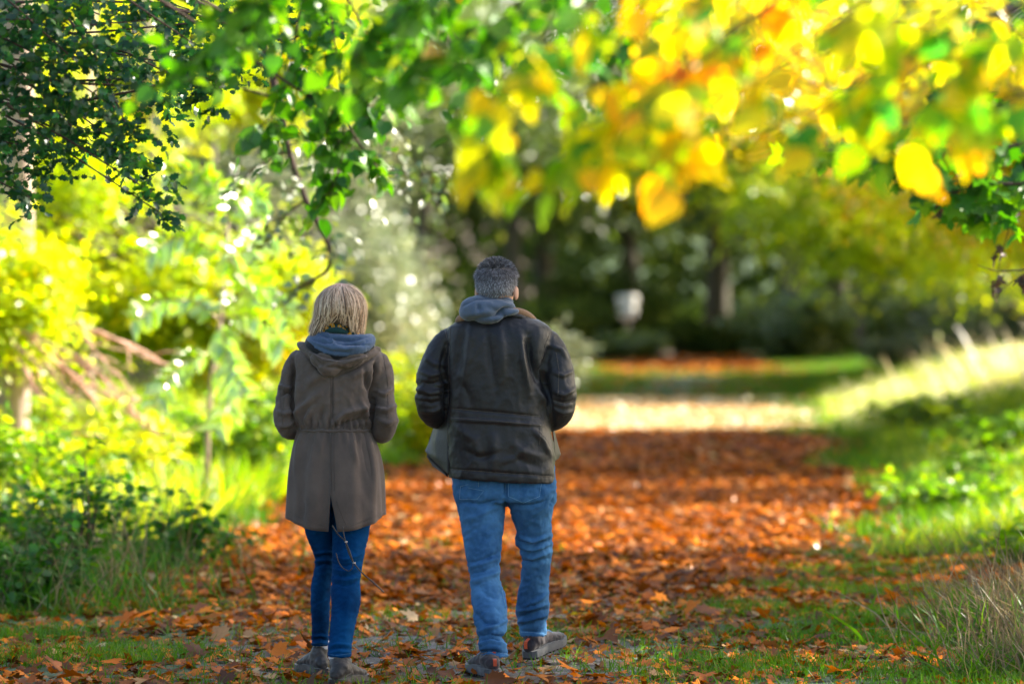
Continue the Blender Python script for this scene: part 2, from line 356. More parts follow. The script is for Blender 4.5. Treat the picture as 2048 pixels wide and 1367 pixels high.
th = rng.normal(0, 1, len(x)); ls.add(np.stack([x, Y, gz(x, Y) + .03], -1), np.stack([rng.normal(-.3, .3, len(x)), rng.normal(0, .2, len(x)), np.ones(len(x))], -1),
    np.stack([np.cos(th), np.sin(th), th * 0], -1), np.clip(.2 + .09 * r, .2, .48) * rng.uniform(.5, 1.3, len(x)) * (1 + (rng.uniform(0, 1, len(x)) > .97) * .8))
o = ls.build('dry_grass', (T_GRS[0] * [1.6, 1, .8], T_GRS[1]), M['straw']); tag(o, 'pale dry grass stalks catching the sun on the right bank', 'grass', kind='stuff')
# ------------------------------------------------------------------ trees
def rdir(n, up=.0, flat=.6):
    d = rng.normal(0, 1, (n, 3)); d[:, 2] = d[:, 2] * flat + up; return nrm(d)

def clumps_in(env, n):
    """clump centres inside an ellipsoid envelope (cx,cy,cz,rx,ry,rz), biased to its outside"""
    c = np.array(env[:3]); r = np.array(env[3:])
    d = nrm(rng.normal(0, 1, (n, 3))) * (rng.uniform(.25, 1, n) ** .6)[:, None]
    return c + d * r

def tree(name, label, cat, base, trunk_top, tr, envs, nclump, cr, twigs, per, leaf, mat, tpl=T_DIA, brk='bark', group=None, droop=.3, limbs=True, lean=0, twig_r=None, trunk=True):
    bx, by = base; bz = float(gz(bx, by)) - .05
    root = empty(name, (bx, by, bz), label, cat, group)
    top = np.array([bx + lean, by, bz + trunk_top])
    acc = Acc()
    pts = bent((bx, by, bz), top, 9, .03)
    rad = tr * np.array([1.5, 1.12, 1.0, .93, .86, .78, .68, .55, .35])
    if trunk: tube(acc, pts, rad, 14)
    lv = Leaves(); tw = Acc(); first = True
    for ei, env in enumerate(envs):
        k = max(1, nclump // len(envs)); cs = clumps_in(env, k)
        for c in cs:
            if limbs:
                j = np.argmin(np.abs(pts[:, 2] - (c[2] - .25 * abs(c[0] - bx)))); j = min(max(j, 4), 7)
                lp = bent(pts[j], c, 6, .07, .04); L = np.linalg.norm(c - pts[j])
                tube(tw, lp, np.linspace(min(rad[j] * .5, .02 + .012 * L), .008, 6), 5)
            d = rdir(twigs, -.05, .55); st = c + rng.normal(0, cr * .22, (twigs, 3))
            sprays(lv, tw if twig_r else None, st, d, cr * rng.uniform(.5, 1.15, twigs), per, leaf, droop, twig_r)
    if trunk: acc.build('trunk', M[brk], root)
    if tw.n: tw.build('limbs', M[brk if not twig_r else 'twig'], root)
    lv.build('crown', tpl, M[mat], root)
    return root

def bush(name, label, cat, base, h, rad, stems, per, leaf, mat, tpl=T_DIA, group=None, lean=(0, 0)):
    """multi-stemmed low shrub: leaves along leaning stems"""
    bx, by = base; bz = float(gz(bx, by)) - .03; root = empty(name, (bx, by, bz), label, cat, group)
    lv = Leaves(); ac = Acc()
    a = rng.uniform(0, 2 * math.pi, stems); q = rng.uniform(.1, 1, stems) ** .5
    for i in range(stems):
        p0 = np.array([bx + math.cos(a[i]) * rad * q[i] * .12, by + math.sin(a[i]) * rad * q[i] * .12, bz])
        hh = h * rng.uniform(.6, 1.05) * (1.1 - .35 * q[i])
        p1 = p0 + np.array([math.cos(a[i]) * rad * q[i] * 1.05 + lean[0], math.sin(a[i]) * rad * q[i] * .95 + lean[1], hh])
        pp = bent(p0, p1, 7, .06); tube(ac, pp, np.linspace(.006 + .004 * h, .002, 7), 4, False)
        idx = rng.uniform(.15, 1, per) * 6; i0 = np.minimum(idx.astype(int), 5); f = (idx - i0)[:, None]
        st = pp[i0] * (1 - f) + pp[i0 + 1] * f
        sprays(lv, ac, st, rdir(per, .15, .4), .08 + .16 * h * rng.uniform(.5, 1, per), 4, leaf, .25, .0015)
    ac.build('stems', M['twig'], root); lv.build('foliage', tpl, M[mat], root)
    return root

# --- right-hand trees; limes and dense oaks added unseen to shade couple and path
sh = 'broadleaved trees along the right side of the path'
tree('lime_tree', 'tall green lime tree added nearest on the right, just outside the view, to shade the couple', 'tree', (6.8, 21.5), 9, .28, [(6.3, 21.0, 5.0, 3.4, 3.2, 3.2), (9, 22, 8.5, 4.5, 3.5, 3.2)], 88, 1.0, 70, 6, .12, 'mid', group=sh)
tree('lime_tree', 'green lime tree added second along the right, outside the view, to shade the path', 'tree', (8.6, 28.0), 8, .25, [(7.2, 26.4, 4.6, 2.6, 2.2, 2.6), (9.5, 26.6, 7.5, 4.0, 3.0, 2.6)], 42, 1.0, 70, 6, .12, 'mid', group=sh)
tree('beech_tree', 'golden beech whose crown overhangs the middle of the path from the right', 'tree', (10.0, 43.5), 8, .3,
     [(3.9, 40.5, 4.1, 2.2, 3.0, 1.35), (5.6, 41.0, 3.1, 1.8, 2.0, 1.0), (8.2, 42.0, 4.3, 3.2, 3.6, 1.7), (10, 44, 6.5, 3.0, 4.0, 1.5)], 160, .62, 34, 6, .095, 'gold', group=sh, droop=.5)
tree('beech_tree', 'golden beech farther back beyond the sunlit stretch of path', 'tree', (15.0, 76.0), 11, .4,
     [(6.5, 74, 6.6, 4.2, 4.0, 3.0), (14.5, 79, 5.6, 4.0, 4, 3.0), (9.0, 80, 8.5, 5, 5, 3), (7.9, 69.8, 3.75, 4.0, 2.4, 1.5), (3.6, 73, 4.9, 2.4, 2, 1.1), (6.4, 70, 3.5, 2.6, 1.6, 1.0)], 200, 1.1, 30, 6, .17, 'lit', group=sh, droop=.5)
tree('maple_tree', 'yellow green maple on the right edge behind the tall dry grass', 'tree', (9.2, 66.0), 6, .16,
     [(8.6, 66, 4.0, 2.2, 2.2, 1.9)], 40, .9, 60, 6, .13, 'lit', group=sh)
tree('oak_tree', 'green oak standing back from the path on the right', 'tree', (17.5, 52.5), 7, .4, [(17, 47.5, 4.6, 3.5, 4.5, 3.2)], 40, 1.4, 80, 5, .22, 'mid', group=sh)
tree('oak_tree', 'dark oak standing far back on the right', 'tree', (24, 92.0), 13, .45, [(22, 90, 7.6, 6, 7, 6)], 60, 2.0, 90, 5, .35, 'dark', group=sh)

tree('oak_tree', 'dense low oak added outside the view to shade the middle stretch of the path', 'tree', (12.5, 45.5), 8, .35, [(9.6, 43.0, 5.2, 2.4, 3.4, 2.7), (9.6, 50.2, 5.6, 2.2, 2.3, 3.2), (12.5, 47.5, 6.5, 3.0, 4.2, 3.4)], 110, 1.0, 80, 6, .16, 'mid', group=sh)
tree('lime_tree', 'small thin lime between the second lime and the golden beech, added outside the view to dapple the path', 'tree', (8.4, 34.5), 6, .15, [(7.8, 36.2, 4.6, 2.0, .8, 1.2), (8.8, 39.6, 5.0, 2.0, 1.2, 2.2)], 26, .5, 60, 6, .11, 'gold', group=sh)
tree('oak_tree', 'dense oak added outside the view on the right to shade the far green stretch of path', 'tree', (17.5, 84), 10, .4, [(14.5, 80, 5.8, 3.4, 8, 4), (13.5, 90, 5.8, 3.0, 6.5, 4)], 80, 1.7, 90, 5, .26, 'mid', group=sh)
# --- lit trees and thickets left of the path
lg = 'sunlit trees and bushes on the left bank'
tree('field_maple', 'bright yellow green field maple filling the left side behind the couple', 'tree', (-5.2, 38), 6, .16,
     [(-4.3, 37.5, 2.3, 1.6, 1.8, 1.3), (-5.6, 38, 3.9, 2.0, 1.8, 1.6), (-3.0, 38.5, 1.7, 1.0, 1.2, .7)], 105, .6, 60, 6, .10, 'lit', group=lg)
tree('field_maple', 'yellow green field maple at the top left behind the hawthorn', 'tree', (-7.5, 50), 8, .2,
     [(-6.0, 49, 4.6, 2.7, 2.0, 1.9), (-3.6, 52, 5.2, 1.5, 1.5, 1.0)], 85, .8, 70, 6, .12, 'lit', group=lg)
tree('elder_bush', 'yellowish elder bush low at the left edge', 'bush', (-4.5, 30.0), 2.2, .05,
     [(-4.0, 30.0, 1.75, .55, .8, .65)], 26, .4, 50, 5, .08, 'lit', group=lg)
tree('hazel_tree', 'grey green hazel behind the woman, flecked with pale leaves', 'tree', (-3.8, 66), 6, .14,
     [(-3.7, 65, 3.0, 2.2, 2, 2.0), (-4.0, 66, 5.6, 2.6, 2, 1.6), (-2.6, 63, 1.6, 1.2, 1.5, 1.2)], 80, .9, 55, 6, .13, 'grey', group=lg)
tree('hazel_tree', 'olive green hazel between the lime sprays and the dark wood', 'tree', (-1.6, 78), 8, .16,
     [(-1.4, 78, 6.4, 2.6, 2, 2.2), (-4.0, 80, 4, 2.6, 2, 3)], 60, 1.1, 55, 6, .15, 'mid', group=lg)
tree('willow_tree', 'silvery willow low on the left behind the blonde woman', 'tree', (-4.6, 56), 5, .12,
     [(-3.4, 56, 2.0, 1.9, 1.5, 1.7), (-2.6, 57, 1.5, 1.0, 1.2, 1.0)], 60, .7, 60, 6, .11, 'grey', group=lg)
# pale trunks at the left edge
def bare_trunk(name, label, base, h, r, brk, lean=0, group=None):
    bx, by = base; bz = float(gz(bx, by)) - .1; root = empty(name, (bx, by, bz), label, 'tree', group)
    a = Acc(); pts = bent((bx, by, bz), (bx + lean, by, bz + h), 12, .012)
    tube(a, pts, r * np.linspace(1.25, .75, 12) * (1 + rng.normal(0, .04, 12)), 18); a.build('trunk', M[brk], root)
    b = Acc(); lv = Leaves()
    for k in range(9):
        j = rng.integers(8, 11); e = pts[j] + rdir(1, .3, .5)[0] * rng.uniform(1.2, 2.6)
        tube(b, bent(pts[j], e, 6, .08), np.linspace(r * .3, .01, 6), 5)
        sprays(lv, None, e + rng.normal(0, .3, (40, 3)), rdir(40), .7, 6, .13, .3)
    b.build('limbs', M[brk], root); lv.build('crown', T_DIA, M['lit'], root)
    return root
bare_trunk('birch_tree', 'pale sunlit birch trunk at the left edge of the picture', (-4.02, 30.6), 7.5, .13, 'barkpale', -.15)
bare_trunk('birch_tree', 'pinkish slim birch trunk second from the left edge', (-4.75, 42.5), 8.5, .14, 'barkpale', .1)
bare_trunk('birch_tree', 'dull grey trunk half hidden by bushes, third from the left edge', (-4.6, 47.5), 8.5, .18, 'bark', .2)
# broken dead branches at left, pinkish
root = empty('dead_branches', (-3.7, 29.5, 0), 'pinkish bare fallen branches slanting down among the left bushes', 'branch')
a = Acc()
for k in range(13):
    p0 = P(rng.uniform(20, 170), rng.uniform(640, 760), 29.5) ; p1 = p0 + np.array([rng.uniform(.35, .95), rng.uniform(-.5, .3), rng.uniform(-.75, -.3)])
    tube(a, bent(p0, p1, 6, .05), np.linspace(.017, .006, 6), 5)
    for q in range(4):
        b0 = p0 + (p1 - p0) * rng.uniform(.2, .9); tube(a, bent(b0, b0 + np.array([rng.uniform(0, .3), rng.uniform(-.2, .2), rng.uniform(-.25, .15)]), 4, .06), np.linspace(.008, .003, 4), 4)
a.build('branch', M['pinkwood'], root)

# --- low undergrowth on the left bank
ug = 'leafy undergrowth bushes on the left bank'
for i, (bx, by, h, rad, st, mt, lb) in enumerate([
    (-3.4, 29.5, .95, 1.0, 46, 'lit', 'bright yellow bramble beneath the pale left trunk'),
    (-2.6, 32.0, 1.0, .9, 46, 'bram', 'sunny yellow green bramble left of the woman'),
    (-1.9, 36.5, 1.05, .9, 46, 'bram', 'green bramble touching the left side of the woman'),
    (-1.2, 41.0, 1.2, .9, 46, 'lit', 'lit bramble showing between the woman and the man'),
    (-.6, 46.5, 1.3, .9, 46, 'lit', 'tall bramble just left of the man in the dark jacket'),
    (-.4, 53.0, 1.1, .8, 36, 'lit', 'far bramble hidden partly by the dark jacket'),
    (.45, 60.5, 1.5, .8, 40, 'grey', 'rounded grey green bush showing right of the man\'s shoulder'),
    (-3.5, 26.0, .9, .8, 40, 'bram', 'dull green thicket left of the leaf strewn verge')]):
    bush('bramble_bush', lb, 'bush', (bx, by), h, rad, st, 22, .075, mt, T_OVA, ug)
# nettles in near-focus at the left
ng = 'nettle clumps at the left edge of the path'
for i, (bx, by, h, rad, st, lb) in enumerate([
    (-2.55, 20.4, .50, .38, 20, 'dark green nettle clump low in the left corner'),
    (-2.42, 21.4, .85, .20, 9, 'tall nettle whose tips rise against the bright bushes at the left'),
    (-2.95, 21.8, .62, .40, 20, 'nettle clump cut by the left border of the picture'),
    (-2.1, 23.4, .50, .4, 18, 'nettle clump ending the left verge, nearest to the woman'),
    (-2.8, 24.4, .62, .5, 20, 'nettle clump behind the nearest ones on the left')]):
    bush('nettle_plant', lb, 'plant', (bx, by), h, rad, st, 11, .062, 'nettle', T_HAW, ng)
lv = Leaves(); x = rng.normal(-2.5, .42, 1300); Y = rng.uniform(19.8, 25, 1300); blades(lv, x, Y, .30, .5)
tag(lv.build('verge_grass', T_GRS, M['nettle']), 'long dark grass growing among the nettles at the left edge', 'grass', kind='stuff')
lv = Leaves(); x = rng.normal(-2.5, .4, 420); Y = rng.uniform(19.8, 25, 420); blades(lv, x, Y, .42, .45)
tag(lv.build('withered_verge_grass', (T_GRS[0] * [.6, 1, 1], T_GRS[1]), M['deadgrass']), 'thin brown grass stalks among the nettles at the left edge', 'grass', kind='stuff')
# right-hand low plants
rg = 'leafy weeds at the foot of the right bank'
for (bx, by, h, rad, st, mt, lb) in [
    (3.1, 23.2, .30, .35, 10, 'bram', 'broad leaved dock plant behind the withered grass tuft at the right'),
    (3.9, 29.5, .30, 1.0, 34, 'bram', 'sunlit weeds on the near part of the right bank'),
    (4.5, 32.8, .38, 1.0, 34, 'bram', 'darker weeds halfway along the right bank'),
    (5.2, 36.5, .45, 1.1, 40, 'bram', 'yellow green weeds at the right border above the path'),
    (5.3, 45, .5, 1.1, 40, 'bankgrass', 'green weeds in the shade under the dry grass'),
    (10.2, 78, 1.6, 1.8, 40, 'grey', 'bluish bush behind the dry grass on the right'),
    (8.2, 74, 1.1, 1.5, 40, 'grey', 'bluish low bush where the far path bends')]:
    bush('weed_clump', lb, 'plant', (bx, by), h, rad, st, 20, .08 if by < 60 else .13, mt, T_OVA, rg)

# --- withered grass tuft at the right edge, in focus
def tuft(label, bx, by, n, h, rad, leanx):
    root = empty('grass_tuft', (bx, by, float(gz(bx, by))), label, 'grass tuft', 'withered grass tufts at the right edge')
    for nm, mt, k, hh, wd in (('green_blades', 'grass', n, h * .6, 2.0), ('dry_stalks', 'deadgrass', n, h, .55)):
        x = bx + rng.normal(0, rad, k); Y = by + rng.normal(0, rad, k); lv = Leaves()
        A = np.stack([rng.normal(leanx, .55, k), rng.normal(0, .45, k), np.ones(k)], -1); th = rng.uniform(0, 6.28, k)
        lv.add(np.stack([x, Y, gz(x, Y)], -1), A, np.stack([np.cos(th), np.sin(th), 0 * th], -1), hh * rng.uniform(.4, 1.15, k))
        tag(lv.build(nm, (T_GRS[0] * [wd, 1, 1], T_GRS[1]), M[mt], root), kind='stuff')
    lv = Leaves(); k = 26; x = bx + rng.normal(0, rad, k); Y = by + rng.normal(0, rad, k); A = np.stack([rng.normal(leanx, .3, k), rng.normal(0, .2, k), np.ones(k)], -1)
    th = rng.uniform(0, 6.28, k); lv.add(np.stack([x, Y, gz(x, Y)], -1), A, np.stack([np.cos(th), np.sin(th), 0 * th], -1), h * rng.uniform(1.1, 1.6, k))
    tag(lv.build('seed_stalks', (T_GRS[0] * [.35, 1, 1], T_GRS[1]), M['deadgrass'], root), kind='stuff')
tuft('withered brown grass tuft low in the right corner', 2.25, 16.6, 520, .30, .20, -.2)
tuft('tall withered grass tuft cut by the right border', 2.5, 17.9, 650, .46, .24, -.22)
tuft('thin withered grass tuft behind the tall one at the right', 2.75, 19.4, 550, .40, .26, -.2)

# --- dark wood behind
dw = 'trees of the dark wood at the end of the path'
specs = [(-9, 118, 'far left'), (-3.5, 132, 'behind the willow'), (.4, 121, 'left of the urn'), (1.3, 147, 'just behind the left of the man'), (4.6, 150, 'right behind the urn'), (7.4, 138, 'first right of the urn'),
         (9.4, 128, 'second right of the urn'), (11.7, 137, 'third right of the urn'), (14.6, 118, 'behind the dry grass'), (17.5, 122, 'at the right border'), (20, 132, 'beyond the right border'), (-14, 130, 'beyond the left border')]
for i, (bx, by, wh) in enumerate(specs):
    tree('oak_tree', 'dark trunked oak in the shaded wood, ' + wh, 'tree', (bx, by), 12, rng.uniform(.22, .42) if i not in (8, 9) else .6,
         [(bx, by, 8.2, 4.2, 4, 3.4)], 34, 1.9, 60, 5, .36, 'dark' if i % 4 != 2 else 'mid', brk='barkdark', group=dw)
bare_trunk('birch_tree', 'slim pale grey trunk standing between the path end and the dry grass', (10.3, 113), 12, .11, 'bark', .05)
bare_trunk('birch_tree', 'greyish double trunk in the wood right of the urn', (8.7, 119), 12, .2, 'bark', .3)
lv = Leaves(); n = 52000
x = rng.uniform(-46, 46, n); Y = rng.uniform(165, 205, n); z = gz(x, Y) + rng.uniform(0, 1, n) ** 1.1 * 30 - .2
lv.add(np.stack([x, Y, z], -1), rdir(n), rdir(n, .4), rng.uniform(.5, 1.1, n))
x = rng.uniform(-24, 24, 26000); Y = rng.uniform(134, 168, 26000); z = gz(x, Y) + rng.uniform(0, 1, 26000) ** 1.5 * 2.0
k = (pathness(x, Y) < .3) | (Y > 152); lv.add(np.stack([x, Y, z], -1)[k], rdir(k.sum()), rdir(k.sum(), .4), rng.uniform(.25, .5, k.sum()))
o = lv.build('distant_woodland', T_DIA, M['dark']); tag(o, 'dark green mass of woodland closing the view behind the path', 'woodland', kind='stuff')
lv = Leaves(); ac = Acc()
for bx, by, h in ((-20, 70, 9), (-14, 62, 8), (-11, 85, 10), (-9, 100, 11)):
    tree('ash_tree', {(-20): 'green ash far off to the left of the path', (-14): 'yellowish ash left of the field maples', (-11): 'ash behind the hazels on the left', (-9): 'ash tree deepest on the left before the dark wood'}[bx], 'tree',
         (bx, by), h, .25, [(bx + 2, by, h * .6, 5, 4, h * .5)], 60, 1.6, 60, 5, .26, 'mid' if bx != -14 else 'lit', group='ash trees behind the left bank')

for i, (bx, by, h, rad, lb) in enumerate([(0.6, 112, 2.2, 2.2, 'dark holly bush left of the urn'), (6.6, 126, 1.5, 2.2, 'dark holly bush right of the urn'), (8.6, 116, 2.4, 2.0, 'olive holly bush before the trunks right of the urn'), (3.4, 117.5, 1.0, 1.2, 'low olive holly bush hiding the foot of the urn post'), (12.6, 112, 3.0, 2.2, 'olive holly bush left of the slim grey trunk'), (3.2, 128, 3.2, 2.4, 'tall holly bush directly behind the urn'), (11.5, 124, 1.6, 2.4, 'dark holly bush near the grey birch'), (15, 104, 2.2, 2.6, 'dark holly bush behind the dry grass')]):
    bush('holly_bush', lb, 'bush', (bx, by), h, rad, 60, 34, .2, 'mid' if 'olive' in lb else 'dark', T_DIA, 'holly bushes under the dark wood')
# --- pale urn-shaped marker in front of the wood
root = empty('stone_urn', (3.6, 120.0, float(gz(3.6, 120))), 'pale stone urn with wide rim on a dark post before the dark wood', 'urn')
def lathe(acc, cx, cy, prof, n=28):
    prof = np.array(prof, float); a = np.arange(n) * 2 * math.pi / n; m = len(prof)
    V = np.stack([cx + prof[:, :1] * np.cos(a), cy + prof[:, :1] * np.sin(a), np.repeat(prof[:, 1:], n, 1)], -1).reshape(-1, 3)
    i = np.arange(m - 1)[:, None] * n; j = np.arange(n)[None]; k = (j + 1) % n
    acc.add(V, None, np.stack([i + j, i + k, i + n + k, i + n + j], -1).reshape(-1, 4))
m, nt, out = newmat('pale_stone'); b = nd(nt, "BsdfPrincipled"); c = ramp(nt, noise(nt, 5, 5), [(.3, (.62, .58, .50)), (.7, (.86, .82, .74))]); nt.links.new(c, b.inputs[0]); b.inputs["Roughness"].default_value = .8; nt.links.new(b.outputs[0], out.inputs[0]); M['stone'] = m
a = Acc(); z0 = 1.27
lathe(a, 3.6, 120, [(0, z0), (.12, z0 + .01), (.22, z0 + .06), (.28, z0 + .16), (.30, z0 + .3), (.29, z0 + .45), (.27, z0 + .52), (.325, z0 + .56), (.35, z0 + .62), (.35, z0 + .74), (.325, z0 + .78), (.29, z0 + .78), (.25, z0 + .72), (0, z0 + .68)])
a.build('urn_bowl', M['stone'], root)
a = Acc(); tube(a, [(3.6, 120, 0), (3.6, 120, .7), (3.6, 120, z0 + .03)], [.09, .08, .07], 10); a.build('post', M['barkdark'], root)

# ------------------------------------------------------------------ branches hanging into the picture
def hang(acc, lv, pts_px, Y, r0, size, n, spread=.14, dY=.25, side=.8, down=.35, twr=.0016, taper=.2):
    """a branch drawn through picture points at distance Y; short leafy twigs leave it on all sides"""
    pts = np.array([P(px, py, Y + dy) for px, py, dy in [(p + (0,))[:3] for p in pts_px]])
    t = np.linspace(0, len(pts) - 1, 24); pp = np.stack([np.interp(t, np.arange(len(pts)), pts[:, c]) for c in range(3)], -1)
    pp[1:-1] = (pp[:-2] + 2 * pp[1:-1] + pp[2:]) / 4
    tube(acc, pp, np.linspace(r0, max(.0015, r0 * taper), 24), 6)
    if n <= 0: return pp
    i = rng.uniform(2, 23, n); i0 = i.astype(int); i0 = np.minimum(i0, 22); f = (i - i0)[:, None]; st = pp[i0] * (1 - f) + pp[i0 + 1] * f
    T = nrm(pp[i0 + 1] - pp[i0]); d = T * .6 + rng.normal(0, side, (n, 3)) * [1, .8, .6] + [0, 0, -down]
    sprays(lv, acc, st, d, spread * rng.uniform(.4, 1.2, n), 3, size, .35, twr, flat=.5)
    return pp

# hawthorn at the top left, in focus, in shade
root = empty('hawthorn_tree', (-4.2, 15.6, 0), 'dark small leaved hawthorn hanging into the top left corner', 'tree')
ac = Acc(); tube(ac, bent((-4.2, 15.6, -.05), (-4.0, 15.4, 3.2), 9, .03), np.linspace(.13, .06, 9), 12); ac.build('trunk', M['bark'], root)
ac = Acc(); lv = Leaves(); tip = np.array([-4.0, 15.4, 3.0])
cl = [(20, 60, 90), (110, 40, 90), (200, 30, 80), (300, 40, 70), (390, 90, 60), (60, 160, 90), (160, 130, 70), (260, 130, 70), (340, 190, 65), (230, 215, 60), (120, 220, 60),
      (30, 260, 80), (90, 300, 60), (30, 350, 45), (60, 395, 22), (270, 290, 50), (290, 330, 35), (305, 385, 30), (320, 425, 20), (250, 320, 30), (380, 20, 70), (470, 40, 60), (480, 110, 45), (430, 150, 40),
      (560, 30, 55), (590, 90, 40), (150, 260, 50), (200, 270, 40), (-40, 120, 90), (-40, 300, 60), (400, 180, 40), (650, 50, 40), (355, 130, 50)]
for (px, py, rr) in cl:
    c = P(px, py, 15.4 + rng.uniform(-.5, .5)); r = rr * .00205
    tube(ac, bent(tip + rng.normal(0, .08, 3), c, 8, .07, .03), np.linspace(.014, .003, 8), 5)
    k = int(5 + 42 * (rr / 90) ** 2); st = c + rng.normal(0, r * .5, (k, 3)) * [1, .9, 1]
    d = rdir(k, -.15, .7); sprays(lv, ac, st, d, .10 * rng.uniform(.5, 1.3, k), 6, .040, .2, .0012, flat=.3)
ac.build('limbs', M['twig'], root); lv.build('crown', T_HAW, M['haw'], root)

# lime tree left, outside the frame: sprays in focus at the top middle
root = empty('lime_tree', (-3.1, 12.6, 0), 'lime tree with fresh green sprays hanging above the woman', 'tree')
ac = Acc(); tube(ac, bent((-3.1, 12.6, -.05), (-2.9, 12.6, 5.2), 9, .02), np.linspace(.2, .1, 9), 14); ac.build('trunk', M['bark'], root)
ac = Acc(); lv = Leaves(); Y = 13.4
tube(ac, bent((-2.9, 12.6, 3.6), P(640, -90, Y), 8, .04), np.linspace(.04, .015, 8), 7)
for pts, n, s in [([(640, -90), (660, 20), (675, 120), (690, 260), (683, 330), (660, 385)], 41, 0.058),
                  ([(640, -90), (600, 20), (585, 110), (570, 180), (545, 235), (510, 260)], 38, 0.056),
                  ([(660, -60), (720, 40), (745, 120), (740, 190), (730, 240)], 28, 0.056),
                  ([(690, 240), (720, 290), (750, 330), (775, 345)], 13, 0.053), ([(585, 110), (620, 190), (650, 240), (655, 290)], 26, 0.056),
                  ([(680, -60), (820, 10), (900, 60), (960, 130), (935, 215)], 30, 0.056), ([(560, -80), (500, 20), (470, 60), (440, 110)], 26, 0.052)]:
    hang(ac, lv, pts, Y, .006, s, int(n * .72), .16)
    tube(ac, bent((-2.9, 12.6, 3.7), P(*pts[0], Y), 6, .02), np.linspace(.010, .005, 6), 6)
for pts, Y2, n, s_ in [([(1250, -120), (1120, -20), (1000, 40), (900, 80), (810, 150)], 10.6, 30, .062), ([(1000, -120), (860, -20), (770, 50), (700, 120)], 11.2, 26, .06), ([(760, -140), (620, -60), (520, 0), (430, 50)], 11.0, 26, .06),
                       ([(1150, -120), (1080, -20), (1000, 90), (960, 160), (930, 240)], 12, 26, .06), ([(900, -120), (840, 0), (800, 80), (770, 160)], 12.4, 26, .058), ([(1350, -120), (1270, 0), (1235, 90), (1210, 170), (1150, 200)], 12.2, 16, .058), ([(620, -120), (540, 10), (480, 70), (400, 110), (330, 170)], 12, 26, .056)]:
    tube(ac, bent((-2.9, 12.6, 3.8), P(*pts[0], Y2), 6, .02), np.linspace(.010, .005, 6), 6); hang(ac, lv, pts, Y2, .007, s_, n, .16)
ac.build('branches', M['twig'], root); lv.build('crown', T_LIME, M['limeg'], root, zr=(.2, 1.8))

# beech right, near the camera, very blurred
root = empty('beech_tree', (3.4, 8.4, 0), 'near beech with blurred orange, yellow and green leaves across the top right', 'tree')
ac = Acc(); tube(ac, bent((3.4, 8.4, -.05), (3.2, 8.2, 5.4), 9, .02), np.linspace(.24, .12, 9), 14); ac.build('trunk', M['bark'], root)
ac = Acc(); lv = Leaves(); hub = np.array([3.2, 8.2, 3.2])
for pts, Y, n, s in [([(1500, -150), (1300, -30), (1180, 20), (1080, 80), (1000, 190)], 8.8, 14, 0.086), ([(1500, -150), (1350, 60), (1180, 180), (1040, 250), (970, 290)], 9.2, 14, 0.086),
                  ([(1700, -120), (1480, 60), (1320, 180), (1200, 270), (1130, 320)], 9.2, 20, 0.086), ([(1900, -100), (1650, 60), (1450, 200), (1330, 300)], 8.8, 18, 0.086),
                  ([(2050, -60), (1850, 60), (1700, 180), (1560, 280)], 9.0, 18, 0.092), ([(2150, 30), (1980, 90), (1850, 200), (1780, 290)], 8.8, 15, 0.092),
                  ([(2150, 150), (2020, 200), (1920, 280)], 9.4, 8, 0.086), ([(1500, -150), (1300, 30), (1150, 90), (1050, 100)], 9.8, 14, 0.086),
                  ([(1800, -150), (1600, -20), (1450, 60), (1340, 130)], 9.4, 16, 0.086), ([(2150, -60), (2020, 30), (1900, 60), (1800, 110)], 10.0, 12, 0.086)]:
    tube(ac, bent(hub, P(*pts[0], Y), 6, .04), np.linspace(.03, .01, 6), 6)
    hang(ac, lv, pts, Y, .008, s, n, .12, side=.7, down=.5, twr=.0018)
ac.build('branches', M['twig'], root); lv.build('crown', T_OVA, M['beech'], root)
# a few single hanging leaves low at the left of it

# maple right, near focus, dark green against the gold
root = empty('maple_tree', (3.6, 14.6, 0), 'green maple branches reaching in from the right edge above the bank', 'tree')
ac = Acc(); tube(ac, bent((3.6, 14.6, -.05), (3.5, 14.5, 4.2), 9, .02), np.linspace(.15, .08, 9), 14); ac.build('trunk', M['bark'], root)
ac = Acc(); lv = Leaves(); hub = np.array([3.5, 14.5, 2.6])
for pts, Y, n, s in [([(2100, 270), (2000, 300), (1900, 285), (1840, 280), (1760, 300), (1620, 300)], 13.2, 23, 0.081), ([(2110, 330), (2050, 370), (1960, 365), (1900, 390), (1860, 340), (1810, 310)], 13.4, 25, 0.075),
                  ([(2100, 250), (2030, 230), (1960, 200), (1900, 170)], 13.6, 15, 0.081), ([(2100, 290), (2040, 330), (2010, 420)], 13.8, 17, 0.069), ([(2110, 350), (2000, 390), (1950, 420), (1880, 400)], 13.6, 20, 0.069)]:
    tube(ac, bent(hub, P(*pts[0], Y), 6, .03), np.linspace(.02, .008, 6), 6)
    hang(ac, lv, pts, Y, .009, s, n, .10)
ac.build('branches', M['twig'], root); lv.build('crown', T_MAP, M['limeg'], root)
lv = Leaves()
for pts, Y, r0, n in [([(2110, 505), (2050, 540), (1990, 542), (1955, 530)], 14, .005, 0), ([(2110, 250), (2060, 290), (2035, 380), (2020, 450), (2000, 520), (1990, 580)], 13.8, .003, 9), ([(2110, 500), (2060, 540), (2030, 560), (2000, 580)], 14, .003, 4), ([(1880, 350), (1870, 390), (1885, 430)], 13.5, .002, 3)]:
    ac = Acc(); hang(ac, lv, pts, Y, r0, .035, n, .05, down=.8); ac.build('bare_twig', M['twig'], root)
lv.build('withered_leaves', T_MAP, M['brownleaf'], root, zr=(2, 6))

